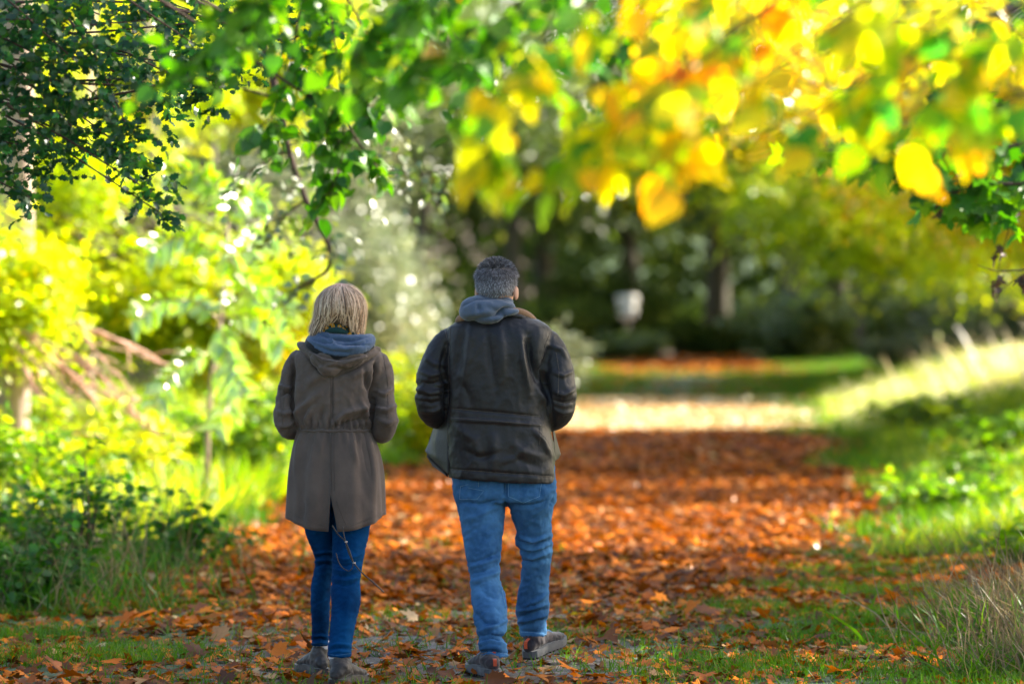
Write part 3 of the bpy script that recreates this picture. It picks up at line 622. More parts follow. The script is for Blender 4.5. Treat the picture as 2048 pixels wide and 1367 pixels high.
# long drooping bough hanging from the hazel, slightly out of focus
root = empty('ash_tree', (-5.5, 24.0, 0), 'dark thin leafed ash whose bough curves down above the woman', 'tree')
ac = Acc(); tube(ac, bent((-5.5, 24, -.05), (-5.2, 24, 5.2), 9, .02), np.linspace(.18, .1, 9), 12); ac.build('trunk', M['bark'], root)
ac = Acc(); lv = Leaves(); Y = 24
tube(ac, bent((-5.2, 24, 4.6), P(520, 60, Y), 8, .03), np.linspace(.05, .025, 8), 7)
hang(ac, lv, [(520, 60), (555, 190), (575, 300), (610, 400), (645, 460), (665, 510), (655, 545), (585, 580)], Y, .030, .06, 42, .35, side=.9, down=.1, taper=.35)
hang(ac, lv, [(560, 200), (470, 170), (400, 180)], Y, .012, .06, 0); hang(ac, lv, [(575, 300), (500, 340), (470, 420)], Y, .01, .06, 14, .3)
hang(ac, lv, [(540, 120), (640, 160), (740, 230), (800, 330)], Y, .012, .06, 40, .35); hang(ac, lv, [(570, 260), (700, 330), (820, 350), (900, 340)], Y + 1, .012, .06, 50, .35)
hang(ac, lv, [(610, 400), (560, 440), (540, 490)], Y, .01, .06, 14, .3)
ac.build('branches', M['twig'], root); lv.build('crown', T_OVA, M['mid'], root)

# sumac: long bright drooping fronds left of the woman
root = empty('sumac_shrub', (-2.9, 28.5, 0), 'sumac with long bright yellow green fronds drooping left of the woman', 'shrub')
ac = Acc(); lv = Leaves(); Y = 28.5
tube(ac, [P(412, 1000, Y), P(415, 860, Y), P(425, 740, Y), P(440, 640, Y), P(455, 520, Y), P(455, 440, Y)], [.022, .019, .017, .015, .012, .009], 8)
for pts in [[(440, 640), (500, 570), (560, 575), (588, 640)], [(440, 640), (500, 630), (545, 650), (575, 690)], [(440, 640), (455, 690), (475, 740), (500, 780)], [(440, 640), (400, 600), (350, 600), (310, 640)],
            [(455, 520), (500, 500), (540, 470), (565, 480)], [(455, 520), (400, 480), (360, 480), (320, 510)], [(455, 440), (440, 380), (400, 350), (350, 350)], [(455, 440), (480, 400), (520, 390), (550, 410)], [(430, 700), (380, 720), (350, 760), (335, 800)],
            [(455, 480), (470, 550), (520, 560), (530, 600)], [(430, 720), (470, 800), (450, 850)]]:
    pp = np.array([P(a_, b_, Y) for a_, b_ in pts]); pp[:, 1] += rng.uniform(-.5, .3) * np.arange(len(pts))
    t = np.linspace(0, len(pp) - 1, 16); q = np.stack([np.interp(t, np.arange(len(pp)), pp[:, c]) for c in range(3)], -1); tube(ac, q, np.linspace(.008, .003, 16), 5)
    T = nrm(np.gradient(q, axis=0)); S_ = nrm(np.cross(T, [0, 1., .2]))
    for sg in (-1, 1):
        for rep in range(2):
            lv.add(q[2:] + rng.normal(0, .01, (14, 3)), T[2:] * .5 + sg * S_[2:] * .8 + rng.normal(0, .12, (14, 3)) + [0, 0, -.3], rng.normal(0, .3, (14, 3)) + [0, -.7, .6], rng.uniform(.11, .17, 14))
ac.build('stem', M['barkpale'], root); lv.build('fronds', (T_OVA[0] * [.55, 1, 1], T_OVA[1]), M['frond'], root)
# ------------------------------------------------------------------ people: clothing and body grown from lofted sections
from mathutils.bvhtree import BVHTree
def sect(cx, cy, z, a, b, n=40, e=2.3, rot=0):
    t = np.arange(n) * 2 * math.pi / n; c, s = np.cos(t), np.sin(t)
    x = a * np.sign(c) * np.abs(c) ** (2 / e); y = b * np.sign(s) * np.abs(s) ** (2 / e)
    return np.stack([cx + x, cy + y, np.full(n, z)], -1)
def loft(acc, rings, cap=True):
    n = len(rings[0]); m = len(rings); V = np.concatenate(rings)
    i = np.arange(m - 1)[:, None] * n; j = np.arange(n)[None]; k = (j + 1) % n
    Q = np.stack([i + j, i + k, i + n + k, i + n + j], -1).reshape(-1, 4); F = []
    if cap:
        V = np.concatenate([V, rings[0].mean(0)[None], rings[-1].mean(0)[None]])
        for q in range(n): F += [(m * n, (q + 1) % n, q), (m * n + 1, (m - 1) * n + q, (m - 1) * n + (q + 1) % n)]
    acc.add(V, F, Q)
def rows(tab, k=3):
    """smooth interpolation of table rows over their first column"""
    tab = np.array(tab, float); m = len(tab); t = np.arange(m); tt = np.linspace(0, m - 1, (m - 1) * k + 1)
    out = []
    for c in range(tab.shape[1]):
        v = tab[:, c]; d = np.gradient(v); i = np.minimum(tt.astype(int), m - 2); f = tt - i
        out.append((2 * f**3 - 3 * f**2 + 1) * v[i] + (f**3 - 2 * f**2 + f) * d[i] + (-2 * f**3 + 3 * f**2) * v[i + 1] + (f**3 - f**2) * d[i + 1])
    return np.stack(out, -1)
def px_loft(acc, tab, Y0, e=2.3, k=3):
    """rows: (py, xl, xr, dy, halfdepth)"""
    rr = []
    for py, xl, xr, dy, b in rows(tab, k):
        Y = Y0 + dy; c = P((xl + xr) / 2, py, Y); rr.append(sect(c[0], Y, c[2], (xr - xl) / 2 * Y / FPX, b, e=e))
    loft(acc, rr)
def px_limb(acc, pts, Y0, k=4):
    """pts: (px, py, dy, radius px)"""
    r = rows(pts, k); pp = np.array([P(a, b, Y0 + d) for a, b, d, _ in r]); rad = r[:, 3] * Y0 / FPX
    p0 = pp[0] - nrm(pp[1] - pp[0]) * rad[0] * .5; p1 = pp[-1] + nrm(pp[-1] - pp[-2]) * rad[-1] * .5
    tube(acc, np.concatenate([[p0], pp, [p1]]), np.concatenate([[rad[0] * .6], rad, [rad[-1] * .6]]), 20)
def ell(acc, c, r, rot=None, n=24):
    u = np.arange(n) * 2 * math.pi / n; v = np.linspace(.03, math.pi - .03, n // 2)
    X = np.stack([np.outer(np.sin(v), np.cos(u)), np.outer(np.sin(v), np.sin(u)), np.repeat(-np.cos(v)[:, None], n, 1)], -1) * np.array(r)
    if rot is not None: X = X @ np.array(rot).T
    loft(acc, list(X + np.array(c)))
def fuse(acc, voxel, smooth=6):
    """voxel remesh of everything in acc, relaxed; returns V, quads"""
    V, F, Q = acc.arrays(); o = mesh_obj('work', V, F, M['twig'], F4=Q)
    md = o.modifiers.new('r', 'REMESH'); md.mode = 'VOXEL'; md.voxel_size = voxel
    ms = o.modifiers.new('s', 'SMOOTH'); ms.factor = .5; ms.iterations = smooth
    dg = bpy.context.evaluated_depsgraph_get(); me = bpy.data.meshes.new_from_object(o.evaluated_get(dg))
    n = len(me.vertices); W = np.zeros(n * 3, np.float32); me.vertices.foreach_get("co", W)
    q = np.zeros(len(me.loops), np.int32); me.loops.foreach_get("vertex_index", q)
    W = W.reshape(-1, 3).astype(float); q = q.reshape(-1, 4)
    bpy.data.objects.remove(o); bpy.data.meshes.remove(me)
    return W, q
def vnormals(V, Q):
    n = np.cross(V[Q[:, 2]] - V[Q[:, 0]], V[Q[:, 3]] - V[Q[:, 1]]); N = np.zeros_like(V)
    for c in range(4): np.add.at(N, Q[:, c], n)
    return nrm(N)
def to_px(V): return np.stack([1024 + V[:, 0] * FPX / V[:, 1], HOR - (V[:, 2] - CAMZ) * FPX / V[:, 1]], -1)
def crease(V, Q, folds, side=None):
    """folds: (list of picture points, width px, height m). Cloth folds raised (or sunk) along those lines on the near face"""
    N = vnormals(V, Q); X = to_px(V); D = np.zeros(len(V))
    for pts, w, h in folds:
        pts = np.array(pts, float); best = np.full(len(V), 1e9); tb = np.zeros(len(V)); L = len(pts) - 1
        for i in range(L):
            a, b = pts[i], pts[i + 1]; ab = b - a; t = np.clip(((X - a) @ ab) / max(ab @ ab, 1e-6), 0, 1)
            d = np.linalg.norm(X - a - t[:, None] * ab, axis=1); k = d < best; best[k] = d[k]; tb[k] = ((i + t) / L)[k]
        taper = np.clip(np.sin(np.clip(tb, .04, .96) * math.pi), 0, 1) ** .6
        D += 2.3 * h * np.exp(-(best / w) ** 2) * taper
    D *= np.clip(.4 - N[:, 1] * 1.2, 0, 1)
    return V + N * D[:, None]
def wave(V, Q, amp, f, seed=0, aniso=(1, 1, 1)):
    N = vnormals(V, Q); p = V * np.array(aniso) * f + seed
    q = np.stack([np.sin(p[:, 1] * 1.3 + p[:, 2] * 1.7 + seed), np.sin(p[:, 2] * 1.1 - p[:, 0] * 1.9), np.sin(p[:, 0] * 1.5 + p[:, 1])], -1)
    h = np.sin(p[:, 0] + 1.6 * q[:, 0]) * .5 + np.sin(p[:, 2] * 1.4 + 1.8 * q[:, 1]) * .6 + np.sin(2.3 * (p[:, 0] + p[:, 2]) + 2 * q[:, 2]) * .3
    r = 1 - np.abs(h) * 1.4
    return V + N * (amp * r)[:, None]
def seam(acc, V, Q, lines, r=.0016, off=.0005, step=4):
    """raised stitched seams that follow the cloth under picture lines"""
    bv = BVHTree.FromPolygons([tuple(v) for v in V], [tuple(int(i) for i in q) for q in Q]); O = Vector((0, 0, CAMZ))
    for pts in lines:
        pts = np.array(pts, float); out = []
        for a, b in zip(pts[:-1], pts[1:]):
            k = max(2, int(np.linalg.norm(b - a) / step))
            for t in np.linspace(0, 1, k, endpoint=False): out.append(a + (b - a) * t)
        out.append(pts[-1]); hit = []
        for x, y in out:
            d = Vector(tuple(P(x, y, 16.0))) - O; d.normalize(); h = bv.ray_cast(O, d, 40)
            if h[0] is not None: hit.append(np.array(h[0] + h[1] * off))
        if len(hit) > 2: tube(acc, np.array(hit), r, 5)
def cloth_obj(name, V, Q, mat, parent, seams=None, seam_mat=None, r=.0016):
    acc = Acc(); acc.add(V, None, Q); n0 = len(Q); mi = None
    if seams:
        sa = Acc(); seam(sa, V, Q, seams, r); SV, SF, SQ = sa.arrays()
        acc.add(SV, SF, SQ); V2, F2, Q2 = acc.arrays()
        mi = np.concatenate([np.ones(len(F2)), np.zeros(n0), np.ones(len(Q2) - n0)])
        return mesh_obj(name, V2, F2, None, parent, True, [mat, seam_mat or mat], mi, F4=Q2)
    return mesh_obj(name, V, None, mat, parent, F4=Q)

# --- cloth, skin, hair materials
def cloth(name, c0, c1, rough=.8, weave=700, bump=.25, sheen=.2, patch=5, spec=.3, thr=(.35, .65)):
    m, nt, out = newmat(name); n = noise(nt, patch, 5, rough=.6); c = ramp(nt, n, [(thr[0], c0), (thr[1], c1)])
    w = noise(nt, weave, 1); f = noise(nt, 60, 4)
    hs = nd(nt, "HueSaturation"); nt.links.new(c, hs.inputs["Color"]); a = math2(nt, 'MULTIPLY_ADD', w, .7); a.node.inputs[2].default_value = .65; nt.links.new(a, hs.inputs["Value"])
    b = nd(nt, "BsdfPrincipled"); nt.links.new(hs.outputs[0], b.inputs["Base Color"]); b.inputs["Roughness"].default_value = rough
    b.inputs["Sheen Weight"].default_value = sheen; b.inputs["Specular IOR Level"].default_value = spec
    bp = nd(nt, "Bump"); bp.inputs["Strength"].default_value = bump; bp.inputs["Distance"].default_value = .004
    nt.links.new(f, bp.inputs["Height"]); nt.links.new(bp.outputs[0], b.inputs["Normal"]); nt.links.new(b.outputs[0], out.inputs[0]); return m
M['wax'] = cloth('waxed_cotton', (.009, .010, .015), (.021, .018, .018), .48, bump=.3, sheen=.05, spec=.4, patch=5)
M['waxseam'] = cloth('waxed_seam', (.07, .055, .045), (.10, .08, .065), .6)
M['parka'] = cloth('taupe_cotton', (.078, .058, .050), (.128, .096, .082), .85, sheen=.15, patch=4)
M['parkaseam'] = cloth('taupe_seam', (.055, .040, .034), (.08, .06, .05), .85)
M['denim'] = cloth('washed_denim', (.010, .050, .15), (.085, .235, .46), .9, patch=5, sheen=0, spec=.08, thr=(.3, .7))
M['denimd'] = cloth('dark_denim', (.0005, .018, .068), (.003, .058, .185), .9, patch=5, sheen=0, spec=.05)
M['stitch'] = cloth('pale_denim_stitch', (.12, .28, .45), (.2, .4, .6), .8)
M['hood'] = cloth('grey_blue_jersey', (.07, .10, .155), (.10, .135, .20), .95, sheen=.3, bump=.4)
M['hooddark'] = cloth('blue_jersey', (.055, .095, .18), (.085, .13, .22), .9, sheen=.2)
M['lining'] = cloth('black_lining', (.006, .006, .008), (.012, .012, .014), .9)
M['cord'] = cloth('tan_corduroy', (.20, .11, .06), (.32, .19, .11), .9, bump=.8)
M['leather'] = cloth('worn_grey_leather', (.008, .008, .011), (.026, .023, .024), .5, patch=18, bump=.6, spec=.5)
M['leatherb'] = cloth('worn_brown_leather', (.006, .005, .005), (.022, .016, .014), .55, patch=18, bump=.6, spec=.5)
M['suede'] = cloth('hiking_suede', (.016, .015, .022), (.055, .04, .042), .8, patch=22)
M['rubber'] = cloth('grey_rubber', (.05, .056, .065), (.085, .09, .10), .6)
M['tread'] = cloth('black_tread', (.008, .008, .008), (.014, .013, .012), .6)
M['orange'] = cloth('orange_webbing', (.42, .05, .02), (.55, .09, .03), .7)
M['sock'] = cloth('white_sock', (.6, .6, .66), (.75, .75, .8), .9)
m, nt, out = newmat('skin'); b = nd(nt, "BsdfPrincipled"); c = ramp(nt, noise(nt, 12, 4), [(.3, (.50, .24, .16)), (.7, (.62, .33, .24))]); nt.links.new(c, b.inputs[0])
b.inputs["Roughness"].default_value = .5; b.inputs["Subsurface Weight"].default_value = .25; b.inputs["Subsurface Radius"].default_value = (.02, .008, .004); nt.links.new(b.outputs[0], out.inputs[0]); M['skin'] = m
def hairmat(name, stops):
    m, nt, out = newmat(name); g = nd(nt, "NewGeometry"); c = ramp(nt, g.outputs["Random Per Island"], stops)
    b = nd(nt, "BsdfPrincipled"); nt.links.new(c, b.inputs[0]); b.inputs["Roughness"].default_value = .38; b.inputs["Specular IOR Level"].default_value = .45
    nt.links.new(b.outputs[0], out.inputs[0]); return m
M['blonde'] = hairmat('blonde_hair', [(0, (.07, .035, .02)), (.25, (.30, .17, .09)), (.5, (.66, .43, .27)), (1, (1.0, .78, .58))])
M['blonder'] = hairmat('dark_blonde_hair', [(0, (.08, .05, .03)), (1, (.25, .16, .10))])
M['greyhair'] = hairmat('grey_hair', [(0, (.04, .037, .042)), (.4, (.16, .15, .17)), (.8, (.34, .34, .38)), (1, (.55, .55, .6))])
M['browngrey'] = hairmat('dark_grey_hair', [(0, (.04, .034, .033)), (.5, (.14, .125, .13)), (1, (.34, .32, .33))])
M['eye'] = cloth('eye_white', (.7, .7, .7), (.8, .8, .8), .2, bump=0)

def head_shape(c, turn, s=1.0):
    """face and skull: returns acc of parts around the head centre; +y is forward before the turn"""
    a = Acc(); Rz = np.array(Matrix.Rotation(turn, 3, 'Z')); c = np.array(c)
    def E(o, r, n=24): ell(a, c + Rz @ (np.array(o) * s), np.array(r) * s, Rz, n)
    E((0, -.015, .035), (.076, .094, .088)); E((0, .025, -.01), (.066, .072, .095)); E((0, .045, -.062), (.046, .046, .046)); E((0, .062, -.085), (.026, .022, .022))
    E((0, .098, -.012), (.011, .014, .022), 14); E((0, .107, -.026), (.013, .012, .010), 12); E((0, .086, .022), (.045, .014, .012), 14)
    E((0, .092, -.052), (.024, .011, .006), 12); E((0, .09, -.062), (.020, .011, .006), 12)
    for sg in (-1, 1):
        E((sg * .032, .078, -.022), (.024, .018, .022), 14)
        ear = np.array(Matrix.Rotation(turn + sg * -.45, 3, 'Z')); ell(a, c + Rz @ (np.array((sg * .086, -.012, -.010)) * s), np.array((.008, .019, .033)) * s, ear, 16)
    return a, Rz
def eyes(c, Rz, s, parent):
    for sg in (-1, 1):
        a = Acc(); ell(a, np.array(c) + Rz @ (np.array((sg * .031, .083, .006)) * s), np.array((.013, .011, .009)) * s, Rz, 12); a.build('eye', M['eye'], parent)
def hand(acc, wrist, fwd, up, s=1.0):
    """palm, four curled fingers of unequal length and a thumb leaving the side of the palm"""
    w = np.array(wrist, float); f = nrm(np.array(fwd, float)); u = np.array(up, float); u = nrm(u - f * (u @ f)); r = np.cross(f, u)
    Rm = np.stack([r, f, u], 1); ell(acc, w + f * .045 * s, np.array((.040, .052, .016)) * s, Rm, 18)
    for k, (o, L) in enumerate(((-.028, .068), (-.010, .078), (.009, .073), (.027, .058))):
        b = w + f * .085 * s + r * o * s; p = [b, b + f * L * .45 * s - u * .006, b + f * L * .8 * s - u * .026 * s, b + f * L * .85 * s - u * .05 * s]
        tube(acc, p, np.array([.0095, .0088, .008, .0065]) * s, 8)
    b = w + f * .03 * s - r * .035 * s; tube(acc, [b, b - r * .022 * s + f * .022 * s, b - r * .028 * s + f * .05 * s - u * .012 * s], np.array([.012, .010, .0075]) * s, 8)

def strands(starts, paths, w, mat, name, parent):
    """ribbons along given paths (n, k, 3); width w, slightly rounded by two faces"""
    n, k, _ = paths.shape; T = nrm(np.gradient(paths, axis=1)); nn = nrm(paths - starts[:, None]); B = nrm(np.cross(T, nn))
    wv = w * np.array([.7] + [1] * (k - 2) + [.25])
    L = paths - B * wv[None, :, None]; Rr = paths + B * wv[None, :, None]; C = paths + nn * wv[None, :, None] * .5
    V = np.stack([L, C, Rr], 2).reshape(n, k * 3, 3); q = []
    for i in range(k - 1):
        for j in range(2): q.append((i * 3 + j, i * 3 + j + 1, i * 3 + 4 + j, i * 3 + 3 + j))
    Q = (np.array(q)[None] + (np.arange(n) * k * 3)[:, None, None]).reshape(-1, 4)
    return mesh_obj(name, V.reshape(-1, 3), None, mat, parent, F4=Q)

def shoe(root, name, heel, toe_dir, L, mat, sole_mat, shaft_h, shaft_r, pitch=0, tab=None, W=.048, lean=(0, 0), trd=True, ankle=None):
    """boot with its heel at 'heel' (ground point), toe pointing along toe_dir (angle from +y towards +x)"""
    Rz = np.array(Matrix.Rotation(-toe_dir, 3, 'Z') @ Matrix.Rotation(-pitch, 3, 'X')); h = np.array(heel, float)
    def T(p): return np.asarray(p, float) @ Rz.T + h
    t = np.array([-.02, .0, .04, .10, .16, .21, .25, .28, .30]) / .30 * L
    wd = np.array([.020, .034, .038, .036, .044, .050, .047, .034, .012]) * W / .048
    A = Acc(); tops = np.array([.060, .085, .10, .105, .085, .066, .058, .050, .035])
    rr = []
    for ti, wi, zt in zip(t, wd, tops):
        n = 20; a = np.arange(n) * 2 * math.pi / n; zz = .022 + (zt - .022) * (.5 + .5 * np.sin(a)); rr.append(T(np.stack([wi * np.cos(a) * .96, np.full(n, ti), zz], -1)))
    loft(A, rr)
    sa = np.array(ankle) if ankle is not None else T((0, .045, shaft_h)); base = T((0, .055, .05)); mid = T((0, .045, .09))
    n = 20; a = np.arange(n) * 2 * math.pi / n; rr = []
    for f in np.linspace(0, 1, 6):
        c = base * (1 - f) ** 2 + mid * 2 * f * (1 - f) + sa * f * f; r = shaft_r * (1 + .12 * math.sin(f * 3.1)); rr.append(np.stack([c[0] + r * .92 * np.cos(a), c[1] + r * 1.15 * np.sin(a), np.full(n, c[2])], -1))
    loft(A, rr); V, Q = fuse(A, .0055, 5); V = wave(V, Q, .0018, 60, 2)
    b = mesh_obj(name, V, None, mat, root, F4=Q)
    S = Acc(); rr = []
    for ti, wi in zip(t, wd):
        up = .006 * max(0, ti / L - .7) / .3; e = 1.13; lo = 0.0 + up * 2
        rr.append(T([(-wi * e, ti * 1.01, lo), (wi * e, ti * 1.01, lo), (wi * e * 1.02, ti * 1.01, .014 + up), (wi * e, ti * 1.01, .03 + up + (.008 if .15 < ti / L < .6 else 0)), (-wi * e, ti * 1.01, .03 + up + (.008 if .15 < ti / L < .6 else 0)), (-wi * e * 1.02, ti * 1.01, .014 + up)]))
    loft(S, rr); s = S.build('sole', sole_mat, b, smooth=False)
    if trd:
        K = Acc()
        for i in range(11):
            y = -.005 + i * L / 10.6; w_ = np.interp(y, t, wd)
            for sg in (-.62, 0, .62):
                c = np.array([sg * w_ * 1.1, y, -.004]); hx, hy = w_ * .26, L / 34
                K.add(T([c + np.array(d) * [hx, hy, .006] for d in ((-1, -1, -1), (1, -1, -1), (1, 1, -1), (-1, 1, -1), (-1, -1, 1), (1, -1, 1), (1, 1, 1), (-1, 1, 1))]), None,
                      [(0, 3, 2, 1), (4, 5, 6, 7), (0, 1, 5, 4), (1, 2, 6, 5), (2, 3, 7, 6), (3, 0, 4, 7)])
        K.build('tread', M['tread'], b, smooth=False)
    if tab:
        K = Acc(); p = [sa + [0, -shaft_r * 1.17, .012], sa + [0, -shaft_r * 1.28, .018], sa + [0, -shaft_r * 1.27, -.01], T((0, -.030, .075)), T((0, -.031, .045))]
        p = np.array(p); n = 12; tt = np.linspace(0, 4, n); q = np.stack([np.interp(tt, range(5), p[:, c]) for c in range(3)], -1)
        V = np.concatenate([q + [-.0075, -.003, 0], q + [.0075, -.003, 0], q + [.0075, .004, 0], q + [-.0075, .004, 0]])
        Q = [(a_ * n + i, b_ * n + i, b_ * n + i + 1, a_ * n + i + 1) for i in range(n - 1) for a_, b_ in ((0, 1), (1, 2), (2, 3), (3, 0))]
        K.add(V, None, Q); K.build('pull_tab', tab, b, smooth=False)
    L_ = Acc()
    for i in range(5):   # laces across the instep
        y = .10 + i * .02; z = np.interp(y, t, tops) + .002; tube(L_, [T((-.022, y, z - .006)), T((0, y + .004, z + .003)), T((.022, y, z - .006))], .0022, 5)
    L_.build('laces', M['stitch'] if tab else M['lining'], b)
    return b

# ================================================================== MAN
YM = 16.8; px = lambda a, b, d=0: P(a, b, YM + d)
man = empty('person', (float(px(1005, 900)[0]), YM, 0), 'grey haired man in dark waxed jacket, grey hood and blue jeans, seen from behind', 'person', 'couple walking away along the path')
# body (one continuous surface, mostly under the clothes)
hc = px(994, 581, 0); A, Rz = head_shape(hc, -.22, 1.03)
px_loft(A, [(585, 968, 1022, -.01, .055), (615, 966, 1022, -.005, .058), (640, 940, 1050, 0, .07), (670, 908, 1088, .01, .09), (720, 905, 1084, .01, .10), (820, 908, 1080, .01, .11), (930, 915, 1098, .01, .12), (985, 920, 1104, .01, .11)], YM)
px_limb(A, [(900, 680, 0, 16), (868, 730, 0, 19), (864, 785, 0, 17), (872, 822, .08, 15), (890, 830, .22, 11)], YM); px_limb(A, [(1096, 688, 0, 16), (1113, 740, 0, 20), (1120, 790, 0, 18), (1108, 825, .08, 15), (1085, 832, .22, 11)], YM)
hand(A, px(890, 830, .22), (.35, .8, -.35), (0, .3, 1)); hand(A, px(1085, 832, .22), (-.35, .8, -.35), (0, .3, 1))
px_limb(A, [(964, 985, 0, 34), (966, 1060, -.03, 26), (968, 1140, -.08, 20), (978, 1220, -.17, 18), (990, 1305, -.24, 15)], YM); px_limb(A, [(1062, 985, 0, 34), (1068, 1060, .04, 26), (1072, 1110, .12, 19), (1066, 1200, .21, 18), (1066, 1258, .25, 15)], YM)
px_limb(A, [(990, 1300, -.24, 12), (988, 1330, -.22, 9), (976, 1342, -.12, 6)], YM); px_limb(A, [(1066, 1258, .25, 15), (1064, 1286, .26, 9), (1080, 1300, .36, 6)], YM)
V, Q = fuse(A, .0065, 3); mesh_obj('body', V, None, M['skin'], man, F4=Q); eyes(hc, Rz, 1.03, man)
# hair: cap + short strands lying back and down
def scalp_pts(c, Rz, r, n, zmin, front=.62):
    d = nrm(rng.normal(0, 1, (n * 3, 3))); d = d[(d[:, 2] > zmin + .10 * np.abs(d[:, 0])) & ((d[:, 1] < front) | (d[:, 2] > .55))][:n]; return d
hcs = np.array(hc) + Rz @ np.array([0, -.016, .036]) * 1.03; hr = np.array([.0815, .098, .0935]) * 1.03
A = Acc(); ell(A, hcs, hr * .985, Rz, 40); V, F, Q = A.arrays(); loc = (V - hcs) @ Rz
cut = (loc[:, 2] > -.062 + .25 * np.maximum(loc[:, 1], 0)) & ~((loc[:, 1] > .06) & (loc[:, 2] < .03)); Q = Q[np.all(cut[Q], 1)]; F = F[np.all(cut[F], 1)]
hair = mesh_obj('hair', V, F, M['browngrey'], man, F4=Q)
for nm, mt, nn, sel in (('short_hair', 'greyhair', 9000, lambda d: d[:, 2] < .35 + .25 * rng.uniform(-1, 1, len(d))), ('top_hair', 'browngrey', 8000, lambda d: d[:, 2] > .18 + .3 * rng.uniform(-1, 1, len(d)))):
    d = scalp_pts(hcs, Rz, hr, nn, -.66); d = d[sel(d)]; s0 = hcs + (d * hr) @ Rz.T
    g = np.array([0, -.35, -.75]) + rng.normal(0, .30, (len(d), 3)) + (d[:, 2:] > .6) * np.array([.15, .5, .85]) ; fl = g - d * np.sum(g * d, -1, keepdims=True)
    Ld = np.where(d[:, 2] > .35, .024, np.where(d[:, 2] < -.35, .008, .014)) * rng.uniform(.6, 1.3, len(d)); t = np.linspace(0, 1, 4)
    dv = nrm(d * (.35 + .5 * np.clip(d[:, 2:], 0, 1)) + fl * .8) @ Rz.T
    path = s0[:, None] + dv[:, None] * (Ld[:, None] * t)[..., None]; path[..., 2] -= (Ld[:, None] * t ** 2) * .25
    strands(np.repeat(hcs[None], len(d), 0), path, .0011, M[mt], nm, hair)
# jacket
A = Acc()
px_loft(A, [(622, 962, 1042, .0, .06), (632, 936, 1060, 0, .085), (645, 908, 1088, 0, .105), (662, 893, 1103, 0, .125), (700, 890, 1102, 0, .14), (760, 891, 1094, 0, .145), (820, 892, 1094, 0, .145),
            (860, 893, 1101, 0, .15), (900, 894, 1109, 0, .155), (935, 896, 1110, 0, .16), (958, 897, 1109, 0, .16)], YM, 2.5)
px_limb(A, [(900, 672, 0, 22), (882, 700, 0, 27), (868, 735, -.01, 30), (860, 780, -.03, 31), (864, 815, 0, 30), (874, 832, .08, 25), (892, 836, .2, 19)], YM)
px_limb(A, [(1094, 676, 0, 23), (1108, 708, 0, 28), (1117, 750, -.01, 32), (1121, 790, -.03, 32), (1115, 822, 0, 31), (1100, 838, .08, 26), (1082, 838, .2, 19)], YM)
V, Q = fuse(A, .0062, 6); X = to_px(V); low = np.clip((X[:, 1] - 900) / 58, 0, 1); V[:, 2] -= low * (X[:, 0] - 960) / 110 * 6.5 * YM / FPX
jf = [  # sleeve creases
 ([(893, 690), (885, 730), (893, 770), (893, 850)], 5, -.012), ([(1096, 700), (1086, 740), (1094, 790), (1106, 850)], 5, -.012),
 ([(842, 742), (862, 752), (888, 744)], 4, 0.0062), ([(838, 762), (862, 768), (890, 760)], 4, -0.0050), ([(834, 776), (860, 786), (888, 782)], 4, 0.0062), ([(838, 800), (862, 806), (886, 800)], 4, -0.0050), ([(845, 822), (868, 822), (886, 812)], 4, 0.0056),
 ([(848, 712), (868, 728), (888, 728)], 5, 0.0050), ([(1146, 742), (1125, 752), (1104, 742)], 4, 0.0050), ([(1150, 776), (1128, 790), (1106, 782)], 4, 0.0062), ([(1152, 802), (1130, 806), (1110, 800)], 3, -0.0050), ([(1146, 822), (1126, 826), (1108, 818)], 4, 0.0056),
 ([(1100, 690), (1122, 700), (1136, 720)], 4, 0.0043),
 # back folds
 ([(930, 650), (920, 690), (912, 750)], 7, -.007), ([(946, 648), (938, 700), (926, 780)], 7, .004), ([(972, 652), (978, 700), (992, 790)], 7, -.006), ([(1000, 655), (1004, 710), (1006, 760)], 9, .006), ([(1056, 670), (1062, 720), (1082, 780)], 8, -.012),
 ([(1040, 665), (1046, 720), (1060, 790)], 7, .008), ([(920, 760), (935, 790), (940, 815)], 7, -.005), ([(1075, 770), (1090, 810), (1100, 850)], 6, .008),
 ([(910, 850), (950, 880), (960, 930)], 9, .006), ([(985, 860), (990, 900), (985, 950)], 10, .006), ([(1020, 880), (1050, 905), (1090, 915)], 7, .0035), ([(1015, 905), (1050, 925), (1085, 935)], 7, -.003), ([(930, 900), (960, 915), (1000, 905)], 6, -.006),
 ([(1000, 925), (1030, 915), (1060, 890)], 6, .003), ([(1066, 860), (1085, 880), (1100, 910)], 5, .007), ([(900, 838), (990, 843), (1086, 850)], 3.0, .005), ([(900, 817), (990, 824), (1084, 834)], 2.5, -.004), ([(898, 938), (1000, 945), (1106, 953)], 2, -.004)]
V = crease(V, Q, jf); V = wave(V, Q, .0026, 19, 1.3, (1, 1, .7)); V = wave(V, Q, .0007, 62, 4)
seams = [[(888, 652), (895, 680), (893, 705)], [(902, 640), (899, 680), (899, 712)], [(1102, 661), (1090, 690), (1083, 722)], [(1112, 705), (1118, 740), (1116, 790)], [(900, 816), (950, 821), (1020, 827), (1081, 833)],
         [(899, 835), (960, 839), (1020, 844), (1082, 850)], [(899, 938), (960, 942), (1040, 948), (1104, 953)], [(897, 712), (898, 760), (897, 812)], [(896, 840), (896, 880), (898, 935)], [(1080, 850), (1080, 880), (1078, 890)], [(1104, 800), (1122, 806), (1146, 800)]]
jacket = cloth_obj('jacket', V, Q, M['wax'], man, seams, M['waxseam'], .0013)
